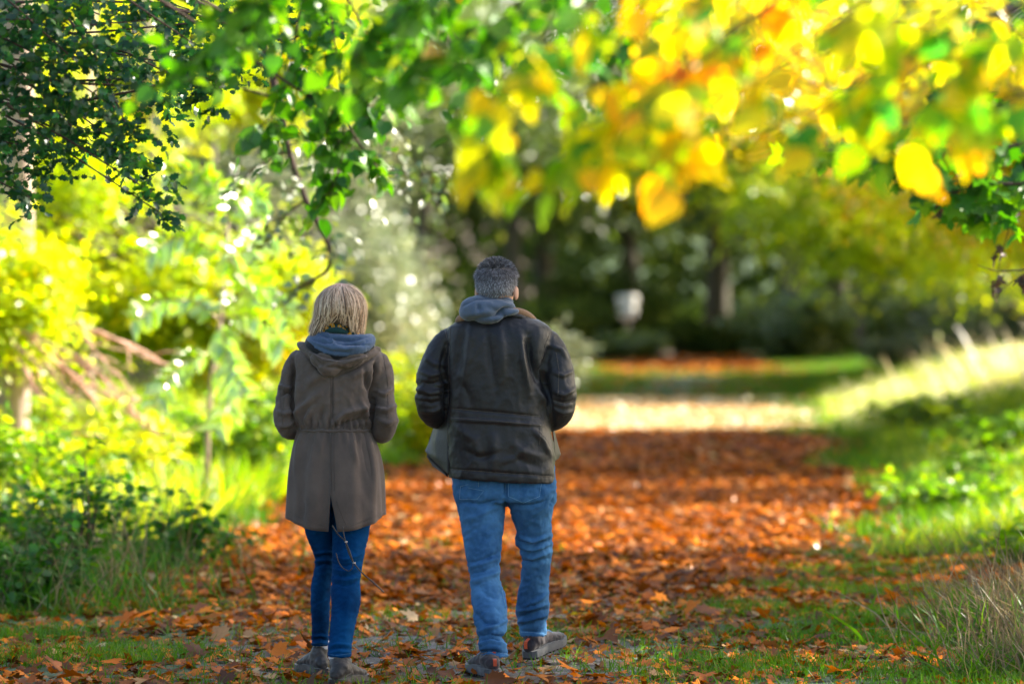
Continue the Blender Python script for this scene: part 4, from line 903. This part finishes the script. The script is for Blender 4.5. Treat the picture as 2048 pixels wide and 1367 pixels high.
# pleats in the waist tab
def panel(name, pts, mat, parent, thick=.004):
    """free hanging cloth panel: rows of points (px,py,dy)"""
    g = np.array([[px(*p) for p in row] for row in pts]); r, c, _ = g.shape
    def up(a, k):
        t = np.linspace(0, a.shape[0] - 1, (a.shape[0] - 1) * k + 1); i = np.minimum(t.astype(int), a.shape[0] - 2); f = (t - i)[:, None, None]; f = f * f * (3 - 2 * f) * .5 + f * .5
        return a[i] * (1 - f) + a[i + 1] * f
    g = up(g, 5); g = up(g.transpose(1, 0, 2), 5).transpose(1, 0, 2); r, c, _ = g.shape
    N = nrm(np.cross(np.gradient(g, axis=0), np.gradient(g, axis=1))); Vv = np.concatenate([g.reshape(-1, 3), (g - N * thick).reshape(-1, 3)]); Qs = []
    I = np.arange(r * c).reshape(r, c); o_ = r * c
    a = np.stack([I[:-1, :-1], I[:-1, 1:], I[1:, 1:], I[1:, :-1]], -1).reshape(-1, 4); Qs = [a, a[:, ::-1] + o_]
    for e in (I[0], I[-1][::-1], I[:, 0][::-1], I[:, -1]): Qs.append(np.stack([e[1:], e[:-1], e[:-1] + o_, e[1:] + o_], -1))
    return mesh_obj(name, Vv, None, mat, parent, F4=np.concatenate(Qs))
panel('front_panel', [[(898, 790, -.02), (889, 800, .05), (884, 806, .12)], [(899, 840, -.04), (880, 845, .05), (871, 848, .15)], [(899, 880, -.05), (872, 882, .04), (860, 884, .16)], [(899, 925, -.06), (874, 915, .02), (851, 902, .15)], [(899, 950, -.06), (880, 930, .01), (853, 906, .13)]], M['wax'], jacket)
panel('front_lining', [[(896, 800, .06), (880, 820, .16)], [(896, 880, .06), (858, 885, .17)], [(896, 952, .02), (855, 912, .14)], [(895, 951, .10), (866, 930, .17)]], M['lining'], jacket)
panel('front_panel', [[(1104, 850, .04), (1108, 856, .1)], [(1108, 875, .04), (1114, 880, .12)], [(1109, 905, .04), (1122, 908, .14)], [(1109, 922, .03), (1117, 917, .12)]], M['wax'], jacket)
# tan collar
A = Acc(); a = [(915, 643, -.02, 6), (922, 636, -.05, 8), (950, 628, -.08, 9), (990, 624, -.09, 9), (1025, 622, -.075, 8), (1044, 626, -.05, 9), (1060, 634, -.02, 8), (1074, 645, .03, 5)]
px_limb(A, a, YM); V, Q = fuse(A, .005, 3); mesh_obj('collar', V, None, M['cord'], jacket, F4=Q)
A = Acc(); px_limb(A, [(1024, 630, -.085, 5), (1042, 634, -.07, 6), (1060, 643, -.04, 5), (1070, 651, -.01, 4)], YM); V, Q = fuse(A, .005, 3); mesh_obj('collar_fold', V, None, M['wax'], jacket, F4=Q)
# hood
A = Acc()
def E(a_, b_, d, rx, ry, rz, rot=0): ell(A, px(a_, b_, d), (rx * YM / FPX, ry, rz * YM / FPX), np.array(Matrix.Rotation(rot, 3, 'Y')))
E(960, 618, -.085, 40, .075, 26, .15); E(990, 612, -.07, 44, .07, 20, .12); E(940, 623, -.07, 22, .07, 20); E(975, 632, -.10, 30, .055, 16); E(1012, 617, -.06, 28, .06, 14, .35); E(985, 600, -.03, 44, .075, 12, .08)
V, Q = fuse(A, .0055, 5)
V = crease(V, Q, [([(1040, 611), (1010, 618), (985, 634)], 4, -.012), ([(1038, 620), (1012, 626), (995, 640)], 4, .006), ([(925, 612), (950, 596), (1000, 594), (1030, 606)], 3, -.008), ([(955, 605), (957, 615), (960, 625)], 4, -.006), ([(930, 630), (960, 625), (990, 622)], 6, .005), ([(940, 640), (970, 636), (1000, 628)], 5, -.004), ([(975, 604), (985, 612), (1000, 614)], 6, .005)])
V = wave(V, Q, .0010, 35, 7); cloth_obj('hood', V, Q, M['hood'], man, [[(925, 609), (950, 598), (985, 594), (1020, 600), (1038, 612)]], M['hood'], .0016)
# jeans
A = Acc()
px_loft(A, [(900, 908, 1104, .0, .115), (940, 905, 1110, 0, .125), (970, 905, 1112, 0, .13), (992, 908, 1113, 0, .13), (1004, 912, 1112, 0, .12)], YM, 2.4)
px_loft(A, [(960, 906, 1006, 0, .115), (985, 909, 1012, -.0, .118), (1000, 912, 1013, -.005, .115), (1023, 917, 1010, -.01, .11), (1058, 924, 1006, -.025, .10), (1090, 929, 1003, -.045, .092), (1122, 934, 1000, -.065, .085), (1154, 940, 999, -.09, .08), (1190, 943, 1008, -.13, .08), (1218, 945, 1013, -.165, .085),
            (1245, 949, 1014, -.19, .085), (1262, 953, 1012, -.21, .08), (1274, 957, 1003, -.22, .07), (1288, 957, 1013, -.235, .078), (1300, 960, 1014, -.24, .075), (1312, 961, 1016, -.24, .074)], YM, 2.1)
px_loft(A, [(960, 1010, 1112, 0, .115), (990, 1012, 1113, .0, .118), (1012, 1017, 1108, .01, .11), (1035, 1024, 1102, .03, .10), (1058, 1033, 1103, .055, .095), (1083, 1031, 1105, .085, .095), (1105, 1042, 1104, .11, .085), (1130, 1044, 1101, .14, .08), (1154, 1042, 1098, .165, .08), (1190, 1036, 1097, .20, .082), (1211, 1033, 1098, .22, .085),
            (1232, 1033, 1096, .24, .082), (1245, 1036, 1092, .25, .075), (1258, 1039, 1094, .26, .076), (1271, 1041, 1093, .26, .075)], YM, 2.1)
V, Q = fuse(A, .006, 4)
kf = []
def fold(*pts, w=3.5, h=.007): kf.append((list(pts), w, h))
for y, s in ((1268, -1), (1282, 1), (1276, -1), (1300, -1)): fold((953, y + 6), (980, y), (1014, y + 8), w=2.6, h=.007 * s)
fold((1012, 1240), (985, 1255), (960, 1262), w=3, h=.008); fold((948, 1225), (970, 1245), (1010, 1250), w=4, h=-.006)
for y in (1112, 1122, 1136, 1150): fold((940, y + 12), (965, y + 6), (1000, y - 8), w=3, h=.005 * (1 if y % 4 else -1))
fold((999, 1140), (970, 1160), (945, 1165), w=4, h=.005); fold((1003, 1150), (1008, 1190), (1011, 1220), w=3, h=.005); fold((955, 1170), (975, 1190), (1000, 1200), w=5, h=-.004)
for y, s in ((1075, 1), (1085, -1), (1092, 1), (1100, -1), (1108, 1), (1120, -1)): fold((1034, y - 4), (1065, y + 6), (1104, y - 6), w=2.8, h=.007 * s)
for y, s in ((1215, 1), (1226, -1), (1236, 1), (1246, -1)): fold((1034, y + 8), (1062, y), (1096, y - 8), w=3, h=.007 * s)
fold((1098, 1180), (1075, 1200), (1040, 1215), w=4, h=.006); fold((1008, 1000), (1013, 1012), (1018, 1026), w=4, h=-.012); fold((1011, 940), (1011, 975), (1013, 1005), w=4, h=-.010)
fold((925, 1003), (960, 1008), (1000, 1000), w=4, h=-.008); fold((1025, 1010), (1060, 1012), (1100, 1000), w=4, h=-.006); fold((930, 1040), (960, 1030), (1000, 1012), w=5, h=.004)
fold((1110, 990), (1105, 1005), (1098, 1015), w=4, h=-.006); fold((960, 1304), (985, 1302), (1015, 1306), w=1.6, h=-.004); fold((1041, 1260), (1065, 1262), (1093, 1266), w=1.6, h=-.004)
V = crease(V, Q, kf); V = wave(V, Q, .0030, 30, 9, (1, 1, 1.4)); V = wave(V, Q, .0010, 85, 2)
js = [[(919, 998), (921, 972), (937, 968)], [(937, 975), (968, 981), (954, 998), (919, 998)], [(1017, 962), (1017, 992), (1047, 1005), (1079, 992), (1083, 965)], [(1011, 958), (1012, 985)], [(957, 955), (957, 973)], [(962, 1306), (985, 1304), (1014, 1307)], [(1042, 1263), (1065, 1264), (1092, 1268)],
      [(1004, 1180), (1012, 1215), (1012, 1240)], [(1096, 1210), (1095, 1232)]]
jeans = cloth_obj('jeans', V, Q, M['denim'], man, js, M['stitch'], .0008)
# hiking shoes
hl = px(986, 1352, -.30); zl = float(gz(hl[0], YM - .3)); shoe(man, 'boot', (hl[0], YM - .33, zl + .012), -.30, .29, M['suede'], M['rubber'], .13, .046, 0, M['orange'], ankle=px(988, 1308, -.245))
hr_ = px(1061, 1318, .25); shoe(man, 'boot', (px(1060, 1310, .22)[0], YM + .20, .045), .52, .29, M['suede'], M['rubber'], .14, .046, -.16, M['orange'], ankle=px(1063, 1264, .26))

# ================================================================== WOMAN
YW = 16.3; px = lambda a, b, d=0: P(a, b, YW + d)
wom = empty('person', (float(px(662, 900)[0]), YW, 0), 'blonde woman in taupe parka, blue snood and dark skinny jeans, seen from behind', 'person', 'couple walking away along the path')
hc = px(681, 622, 0.01); A, Rz = head_shape(hc, -.12, .97)
px_loft(A, [(640, 655, 705, -.0, .045), (668, 654, 706, 0, .048), (690, 630, 735, 0, .06), (715, 605, 752, .01, .08), (770, 602, 738, .01, .085), (855, 606, 728, .01, .085), (940, 595, 750, .01, .11), (985, 598, 750, .01, .10)], YW)
px_limb(A, [(604, 715, .01, 9), (583, 770, .01, 9), (574, 830, .0, 9), (588, 848, .08, 11), (605, 850, .2, 8)], YW); px_limb(A, [(752, 720, .01, 9), (768, 775, .01, 9), (771, 838, 0, 9), (760, 850, .08, 11), (742, 850, .2, 8)], YW)
hand(A, px(605, 850, .2), (.4, .8, -.3), (0, .3, 1), .88); hand(A, px(742, 850, .2), (-.4, .8, -.3), (0, .3, 1), .88)
px_limb(A, [(634, 970, 0, 28), (640, 1060, .04, 21), (645, 1125, .1, 15), (641, 1200, .17, 15), (641, 1290, .24, 10)], YW); px_limb(A, [(706, 970, 0, 30), (700, 1060, -.02, 24), (693, 1130, -.07, 18), (690, 1200, -.13, 18), (682, 1300, -.2, 12)], YW)
px_limb(A, [(641, 1290, .24, 10), (640, 1325, .25, 8), (628, 1340, .34, 5)], YW); px_limb(A, [(682, 1300, -.2, 12), (678, 1342, -.2, 8), (690, 1356, -.08, 5)], YW)
V, Q = fuse(A, .0062, 3); mesh_obj('body', V, None, M['skin'], wom, F4=Q); eyes(hc, Rz, .97, wom)
# parka top
A = Acc()
px_loft(A, [(680, 645, 722, .0, .06), (690, 620, 742, 0, .08), (700, 598, 758, 0, .095), (712, 587, 768, 0, .108), (730, 585, 771, 0, .115), (765, 586, 760, 0, .12), (805, 588, 750, 0, .118), (840, 591, 743, 0, .112), (862, 594, 740, 0, .108)], YW, 2.4)
px_limb(A, [(600, 712, 0, 18), (588, 740, 0, 22), (580, 775, 0, 23), (573, 815, -.02, 24), (573, 840, -.02, 25), (582, 857, .03, 22), (602, 856, .18, 16)], YW)
px_limb(A, [(756, 716, 0, 19), (764, 745, 0, 22), (766, 785, 0, 22), (770, 825, -.02, 24), (771, 846, -.02, 25), (762, 864, .03, 22), (742, 860, .18, 16)], YW)
V, Q = fuse(A, .0058, 6)
wf = [(p_, w_, h_ * 1.5) for p_, w_, h_ in [([(586, 720), (584, 770), (590, 850)], 4, -.011), ([(752, 720), (750, 770), (742, 850)], 4, -.012), ([(560, 770), (575, 778), (584, 772)], 3, .007), ([(563, 790), (575, 783), (585, 790)], 3, -.006), ([(552, 820), (570, 828), (586, 822)], 4, .006), ([(555, 850), (572, 850), (588, 842)], 4, .006),
      ([(784, 775), (768, 790), (754, 782)], 3, .006), ([(790, 810), (772, 822), (754, 815)], 4, .007), ([(792, 840), (775, 846), (756, 838)], 4, .006),
      ([(592, 840), (610, 810), (640, 785)], 6, .006), ([(600, 760), (598, 800), (600, 850)], 6, .006), ([(668, 845), (690, 825), (735, 812)], 5, .008), ([(672, 852), (700, 842), (738, 835)], 4, -.006), ([(745, 800), (735, 770), (728, 740)], 6, -.007), ([(735, 850), (728, 820), (722, 800)], 5, .006),
      ([(610, 855), (615, 835), (625, 815)], 4, .006), ([(640, 855), (642, 835), (646, 815)], 4, -.005), ([(610, 770), (640, 750), (660, 755)], 8, .004), ([(690, 760), (715, 745), (740, 740)], 8, .004), ([(664, 745), (664, 800), (663, 856)], 2.2, -.003), ([(606, 704), (632, 735), (657, 756)], 3, -.006), ([(664, 757), (712, 738), (760, 706)], 3, -.006)] + [([(x_, 838), (x_ + 1, 850), (x_, 858)], 2.0, .0028 * (1 if k_ % 2 else -1)) for k_, x_ in enumerate(range(598, 738, 6))]]
V = crease(V, Q, wf); V = wave(V, Q, .0030, 24, 3.1); V = wave(V, Q, .0010, 70, 5)
ws = [[(661, 752), (661, 800), (660, 856)], [(667, 752), (667, 800), (666, 856)], [(578, 706), (582, 740), (585, 752)], [(560, 775), (562, 820), (566, 850)], [(766, 708), (772, 740), (776, 775)], [(775, 780), (776, 820), (774, 850)], [(565, 760), (568, 790), (566, 820)]]
parka = cloth_obj('parka', V, Q, M['parka'], wom, ws, M['parkaseam'], .0012)
# skirt of the parka: an open shell with a slit up the back
n = 120; tabs = rows([(852, 594, 741, .0, .108), (864, 592, 743, 0, .115), (885, 587, 752, 0, .128), (915, 581, 760, 0, .14), (955, 576, 765, 0, .148), (1000, 573, 767, 0, .152), (1029, 571, 768, 0, .152)], 6)
grid = []
for py, xl, xr, dy, b_ in tabs:
    c = px((xl + xr) / 2, py, dy); a = (xr - xl) / 2 * YW / FPX; s0 = (666 - (xl + xr) / 2) / ((xr - xl) / 2)
    slit = max(0, (py - 985) / 75.0) * .155; th0 = -math.pi / 2 + math.asin(np.clip(s0, -.9, .9)) * 1.0
    t = th0 + .0004 + slit * 1.05 + np.linspace(0, 1, n) * (2 * math.pi - .0008 - slit * 1.5); cc, ss = np.cos(t), np.sin(t)
    low = max(0, (py - 985) / 44.0); drop = low * 30 * np.clip(-ss, 0, 1) ** 1.6 * YW / FPX
    ripple = (.006 * np.sin(t * 9 + 1) + .004 * np.sin(t * 15)) * min(1, (py - 850) / 90)
    grid.append(np.stack([c[0] + (a + ripple) * np.sign(cc) * np.abs(cc) ** .88, YW + dy + (b_ + ripple) * np.sign(ss) * np.abs(ss) ** .88, c[2] - drop], -1))
g = np.array(grid); r_, c_, _ = g.shape; N = nrm(np.cross(np.gradient(g, axis=1), np.gradient(g, axis=0))); gi = g - N * .004 * np.sign((N * (g - g.mean((0, 1)))).sum(-1, keepdims=True))
I = np.arange(r_ * c_).reshape(r_, c_); a = np.stack([I[:-1, :-1], I[1:, :-1], I[1:, 1:], I[:-1, 1:]], -1).reshape(-1, 4); o_ = r_ * c_; Qs = [a, a[:, ::-1] + o_]
for e in (I[0], I[-1], I[:, 0], I[:, -1]): Qs.append(np.stack([e[1:], e[:-1], e[:-1] + o_, e[1:] + o_], -1))
V = np.concatenate([g.reshape(-1, 3), gi.reshape(-1, 3)]); Q = np.concatenate(Qs); out_n = (V[:, :2] - np.array([c[0], YW])); 
sk = [([(600, 862), (596, 900), (590, 960)], 6, .006), ([(620, 864), (618, 890), (612, 930)], 4, -.005), ([(640, 866), (641, 890), (643, 915)], 4, .006), ([(700, 866), (706, 895), (715, 930)], 4, .006), ([(722, 868), (732, 905), (742, 960)], 5, -.006), ([(735, 870), (748, 920), (755, 1000)], 5, .006),
      ([(600, 990), (605, 1015), (600, 1040)], 5, -.004), ([(640, 960), (635, 1000), (640, 1045)], 8, .004), ([(720, 970), (728, 1010), (722, 1045)], 8, .004), ([(664, 866), (664, 920), (666, 980)], 2.2, -.003)]
sk += [([(x_, 862), (x_ + (x_ - 667) * .06, 874), (x_ + (x_ - 667) * .12, 892)], 2.4, .003 * (1 if k_ % 2 else -1)) for k_, x_ in enumerate(range(600, 738, 7))]
V = crease(V, Q, sk)
hem = [[(572, 1020), (600, 1035), (630, 1046), (660, 1053)], [(692, 1053), (720, 1044), (745, 1034), (766, 1024)], [(661, 866), (661, 920), (663, 982)], [(668, 866), (668, 920), (669, 982)], [(661, 1000), (658, 1025), (657, 1050)], [(673, 1000), (682, 1025), (692, 1048)]]
skirt = cloth_obj('parka_skirt', V, Q, M['parka'], parka, hem, M['parkaseam'], .0011)
A = Acc(); t = np.linspace(0, 2 * math.pi, 60); tube(A, np.stack([px(667.5, 859)[0] + .1568 * np.sign(np.cos(t)) * np.abs(np.cos(t)) ** .87, YW + .113 * np.sign(np.sin(t)) * np.abs(np.sin(t)) ** .87, px(0, 860)[2] + .0022 * np.sin(t * 13)], -1), .0055 + .0012 * np.sin(t * 30), 8, False)
A.build('drawstring_channel', M['parka'], parka)
# parka hood, lying flat on the back
A = Acc()
def E(a_, b_, d, rx, ry, rz, rot=0): ell(A, px(a_, b_, d), (rx * YW / FPX, ry, rz * YW / FPX), np.array(Matrix.Rotation(rot, 3, 'Y')))
px_limb(A, [(600, 688, .02, 7), (608, 694, -.03, 10), (632, 708, -.085, 12), (665, 718, -.115, 13), (700, 717, -.11, 12), (735, 706, -.07, 10), (756, 698, -.01, 7)], YW)
E(658, 733, -.125, 24, .045, 20); E(655, 724, -.12, 36, .04, 18, .25); E(690, 722, -.115, 46, .04, 15, -.22); E(645, 716, -.09, 30, .03, 12, .3)
V, Q = fuse(A, .0055, 5); V = crease(V, Q, [([(608, 690), (640, 710), (680, 718), (720, 712), (755, 698)], 2.5, -.006), ([(614, 700), (645, 722), (690, 726), (730, 712)], 2.5, .005), ([(625, 712), (650, 732), (690, 736)], 3, -.005), ([(640, 735), (665, 728), (700, 732)], 3, .005)]); V = wave(V, Q, .0014, 50, 8)
cloth_obj('parka_hood', V, Q, M['parka'], parka, [[(612, 700), (645, 720), (685, 726), (725, 719), (752, 705)], [(618, 703), (645, 719), (690, 726), (735, 713)], [(625, 716), (640, 740), (660, 750), (690, 744), (725, 722)]], M['parkaseam'], .0011)
# blue snood and inner jersey hood
A = Acc()
px_limb(A, [(622, 678, .02, 9), (628, 684, -.06, 12), (650, 694, -.11, 15), (684, 699, -.125, 16), (718, 694, -.11, 15), (738, 684, -.05, 12), (740, 676, .02, 10)], YW)
px_limb(A, [(634, 667, .02, 8), (638, 672, -.05, 11), (658, 679, -.085, 13), (690, 682, -.09, 14), (722, 681, -.07, 13), (737, 677, -.02, 10)], YW)
px_limb(A, [(626, 690, .02, 9), (640, 700, -.08, 11), (680, 707, -.12, 10), (720, 701, -.10, 11), (741, 690, -.03, 9)], YW)
E(680, 690, -.03, 52, .07, 22)
V, Q = fuse(A, .0052, 4); V = crease(V, Q, [([(618, 676), (650, 683), (690, 686), (738, 690)], 2.6, -.010), ([(640, 668), (665, 677), (700, 680), (735, 674)], 2.4, -.008), ([(650, 663), (665, 682), (672, 690)], 3, .006), ([(625, 688), (660, 702), (700, 706)], 3, -.006), ([(672, 694), (690, 698), (720, 692)], 3, .006), ([(640, 676), (655, 682), (690, 688)], 2.4, .005), ([(700, 688), (720, 686), (738, 680)], 2.2, -.006)])
V = wave(V, Q, .0016, 55, 6); mesh_obj('snood', V, None, M['hooddark'], wom, F4=Q)
A = Acc(); px_limb(A, [(615, 680, .02, 5), (618, 690, -.07, 7), (645, 706, -.115, 8), (684, 712, -.13, 8), (720, 706, -.115, 7), (744, 692, -.05, 6)], YW); V, Q = fuse(A, .005, 3); mesh_obj('hood_lining', V, None, M['lining'], parka, F4=Q)
# patterned scarf at the nape
m, nt, out = newmat('printed_scarf'); tc = nd(nt, "TexCoord"); vo = nd(nt, "TexVoronoi"); vo.inputs["Scale"].default_value = 62; nt.links.new(tc.outputs["Object"], vo.inputs["Vector"])
c = ramp(nt, vo.outputs["Distance"], [(0, (.8, .8, .75)), (.10, (.8, .8, .75)), (.14, (.01, .01, .01)), (.2, (.85, .40, .02)), (.45, (.85, .40, .02)), (.5, (.01, .012, .012)), (.62, (.004, .05, .05))], 'CONSTANT')
b = nd(nt, "BsdfPrincipled"); nt.links.new(c, b.inputs[0]); b.inputs["Roughness"].default_value = .7; nt.links.new(b.outputs[0], out.inputs[0]); M['scarf'] = m
m = cloth('teal_scarf', (.003, .035, .035), (.006, .055, .05), .7); M['teal'] = m
A = Acc(); px_loft(A, [(634, 648, 702, -.005, .058), (642, 642, 706, -.01, .064), (652, 634, 712, -.012, .068), (664, 628, 722, -.012, .07), (676, 626, 726, -.01, .07)], YW, 2.2); V, Q = fuse(A, .0052, 3); V = wave(V, Q, .0015, 50, 2)
scarf = mesh_obj('scarf', V, None, M['scarf'], wom, F4=Q)
A = Acc(); px_limb(A, [(652, 662, -.078, 4), (665, 660, -.088, 6), (680, 661, -.089, 6.5), (694, 665, -.082, 4)], YW); V, Q = fuse(A, .004, 3); mesh_obj('scarf_fold', V, None, M['teal'], scarf, F4=Q)
# blonde bob
hcs = px(681, 618, -.005); rr_ = np.array([46.5 * YW / FPX, .112, 43 * YW / FPX])
A = Acc(); ell(A, hcs, rr_ * .96, None, 40); V, F, Q = A.arrays(); loc = V - hcs; cut = ~((loc[:, 1] > .045) & (loc[:, 2] < .035)) & (loc[:, 2] > -.078); Q = Q[np.all(cut[Q], 1)]; F = F[np.all(cut[F], 1)]
hair = mesh_obj('hair', V, F, M['blonder'], wom, F4=Q)
def bob(n, lift, seed, mt, nm, w):
    phi = rng.uniform(-math.pi, math.pi, n); dfront = np.abs(np.angle(np.exp(1j * (phi - math.pi / 2)))); phi = phi[dfront > .62]; n = len(phi)
    lock = np.round(phi * 9 + rng.normal(0, .35, n)) / 9; k = 14; t = np.linspace(0, 1, k)
    side = np.cos(phi); back = np.clip(-np.sin(phi), 0, 1)
    zend = -(15 + 35 * np.abs(side) ** 2.0 + 6 * (side > 0) * side - 4 * back * 0 + 5 * np.sin(lock * 7 + seed)) * rng.uniform(.80, 1.06, n) * YW / FPX
    th_end = math.pi * .54; th0 = rng.uniform(.0, .5, n) ** 1.5; th = th0[:, None] + (th_end - th0)[:, None] * np.clip(t / .68, 0, 1)[None]
    wild = rng.normal(0, .16, n); ph = phi[:, None] + wild[:, None] * np.sin(t * 3)[None] + (lock - phi)[:, None] * t * .5 + .34 * np.sin(lock * 5 + seed)[:, None] * t + .10 * np.sin(phi * 23 + seed)[:, None] * np.sin(t * 5)[None]
    rad = 1 + lift * rng.uniform(.2, 1, n)[:, None] + .045 * np.sin(lock * 11 + seed)[:, None] + .03 * np.sin(phi * 31 + seed * 2)[:, None]
    x = rr_[0] * np.sin(th) * np.cos(ph) * rad; y = rr_[1] * np.sin(th) * np.sin(ph) * rad; z = rr_[2] * np.cos(th) * rad
    q = np.clip((t - .60) / .40, 0, 1)[None]; z = z * (1 - q) + (zend[:, None]) * q + 0 * z
    fl = (np.where(side < 0, .16, -.02) * np.abs(side))[:, None] * q ** 1.5
    tuck = (-.20 * back)[:, None] * q ** 1.5
    x = x * (1 + fl) ; y = y * (1 + tuck)
    pth = np.stack([x, y, z], -1) + hcs + rng.normal(0, .0012, (n, 1, 3))
    pth[..., 0] -= 9 * YW / FPX * np.clip((hcs[2] - pth[..., 2]) / .1, 0, 1) * .5
    strands(np.repeat(hcs[None], n, 0), pth, w, M[mt], nm, hair)
bob(260, .22, 5.1, 'blonde', 'flyaway_strands', .0006); bob(4200, .05, 1, 'blonde', 'long_locks', .0015); bob(1800, .02, 4, 'blonder', 'dark_locks', .0022); bob(700, .13, 2.5, 'blonde', 'loose_strands', .0010); bob(1500, .09, 3.3, 'blonde', 'layered_locks', .0014)
# skinny jeans
A = Acc()
px_loft(A, [(930, 594, 746, 0, .115), (980, 596, 748, 0, .115), (1010, 600, 746, 0, .10)], YW)
px_loft(A, [(960, 596, 668, 0, .095), (1020, 600, 665, .02, .088), (1048, 606, 670, .035, .08), (1080, 616, 671, .055, .07), (1109, 628, 672, .08, .062), (1134, 629, 670, .10, .06), (1160, 624, 663, .125, .063), (1184, 621, 661, .15, .066), (1221, 622, 659, .18, .062), (1250, 624, 658, .205, .056), (1272, 623, 657, .225, .05), (1290, 623, 657, .24, .048)], YW, 2.1)
px_loft(A, [(960, 668, 748, 0, .10), (1020, 664, 744, -.01, .095), (1048, 664, 741, -.02, .088), (1080, 665, 735, -.04, .08), (1115, 664, 727, -.06, .073), (1140, 664, 723, -.075, .07), (1159, 663, 720, -.09, .071), (1190, 662, 721, -.12, .075), (1209, 663, 720, -.135, .073), (1240, 661, 713, -.16, .067), (1271, 658, 706, -.18, .06), (1295, 656, 703, -.19, .057), (1313, 655, 702, -.2, .056)], YW, 2.1)
V, Q = fuse(A, .0055, 3); kf = []
for y, s in ((1104, 1), (1112, -1), (1120, 1), (1130, -1)): fold((629, y + 3), (648, y - 2), (665, y + 1), w=2.2, h=.0055 * s)
for y, s in ((1112, 1), (1124, -1), (1136, 1), (1146, -1), (1155, 1), (1164, -1)): fold((664, y + 2), (692, y + 7), (722, y - 4), w=2.4, h=.005 * s)
for y, s in ((1272, 1), (1280, -1), (1286, 1)): fold((624, y + 1), (640, y - 3), (657, y + 2), w=2, h=.0045 * s)
for y, s in ((1290, 1), (1298, -1), (1305, 1)): fold((655, y + 2), (678, y - 3), (703, y), w=2, h=.0045 * s)
V = crease(V, Q, kf); V = wave(V, Q, .0018, 34, 5, (1, 1, 1.6))
cloth_obj('jeans', V, Q, M['denimd'], wom, [[(656, 1308), (675, 1310), (702, 1306)], [(624, 1285), (640, 1287), (656, 1288)]], M['denim'], .0009)
# socks and ankle boots
for nm, pts in (('sock', [(645, 1284, .235, 15), (645, 1293, .24, 14)]), ('sock', [(674, 1306, -.2, 18), (673, 1316, -.2, 17)])):
    A = Acc(); px_limb(A, pts, YW); A.build(nm, M['sock'], wom)
shoe(wom, 'boot', (px(645, 1350, .22)[0], YW + .20, .012), -.42, .25, M['leather'], M['leather'], .13, .036, 0, None, W=.044, trd=False, ankle=px(640, 1292, .245))
shoe(wom, 'boot', (px(672, 1368, -.26)[0], YW - .28, .012), .42, .25, M['leatherb'], M['leatherb'], .14, .047, 0, None, W=.046, trd=False, ankle=px(680, 1314, -.2))

# --- leather dog lead hanging from her pocket behind the knee
lead = empty('dog_lead', tuple(px(690, 1080, -.17)), 'thin brown leather dog lead with two metal slides dangling below the taupe parka', 'dog lead')
A = Acc(); d_ = -.185
for pts, r in (([(664, 1050), (676, 1068), (690, 1082), (700, 1105), (706, 1124)], .0026), ([(686, 1052), (687, 1066), (691, 1083)], .0024), ([(691, 1083), (697, 1104), (707, 1125)], .003), ([(707, 1125), (722, 1143), (745, 1163), (768, 1184)], .0030),
               ([(706, 1125), (704, 1136), (696, 1141), (684, 1134), (676, 1120), (672, 1105)], .002)):
    r_ = rows([(a, b_, d_, 0) for a, b_ in pts], 5); tube(A, np.array([px(a, b_, d) for a, b_, d, _ in r_]), r, 7)
A.build('strap', M['leatherb'], lead)
m, nt, out = newmat('steel'); b = nd(nt, "BsdfPrincipled"); b.inputs[0].default_value = (.6, .58, .55, 1); b.inputs["Metallic"].default_value = 1; b.inputs["Roughness"].default_value = .25; nt.links.new(b.outputs[0], out.inputs[0])
for a_, b_ in ((692, 1083), (708, 1125)):
    A = Acc(); ell(A, px(a_, b_, d_ - .002), (.0065, .005, .004), None, 14); A.build('slide', m, lead)
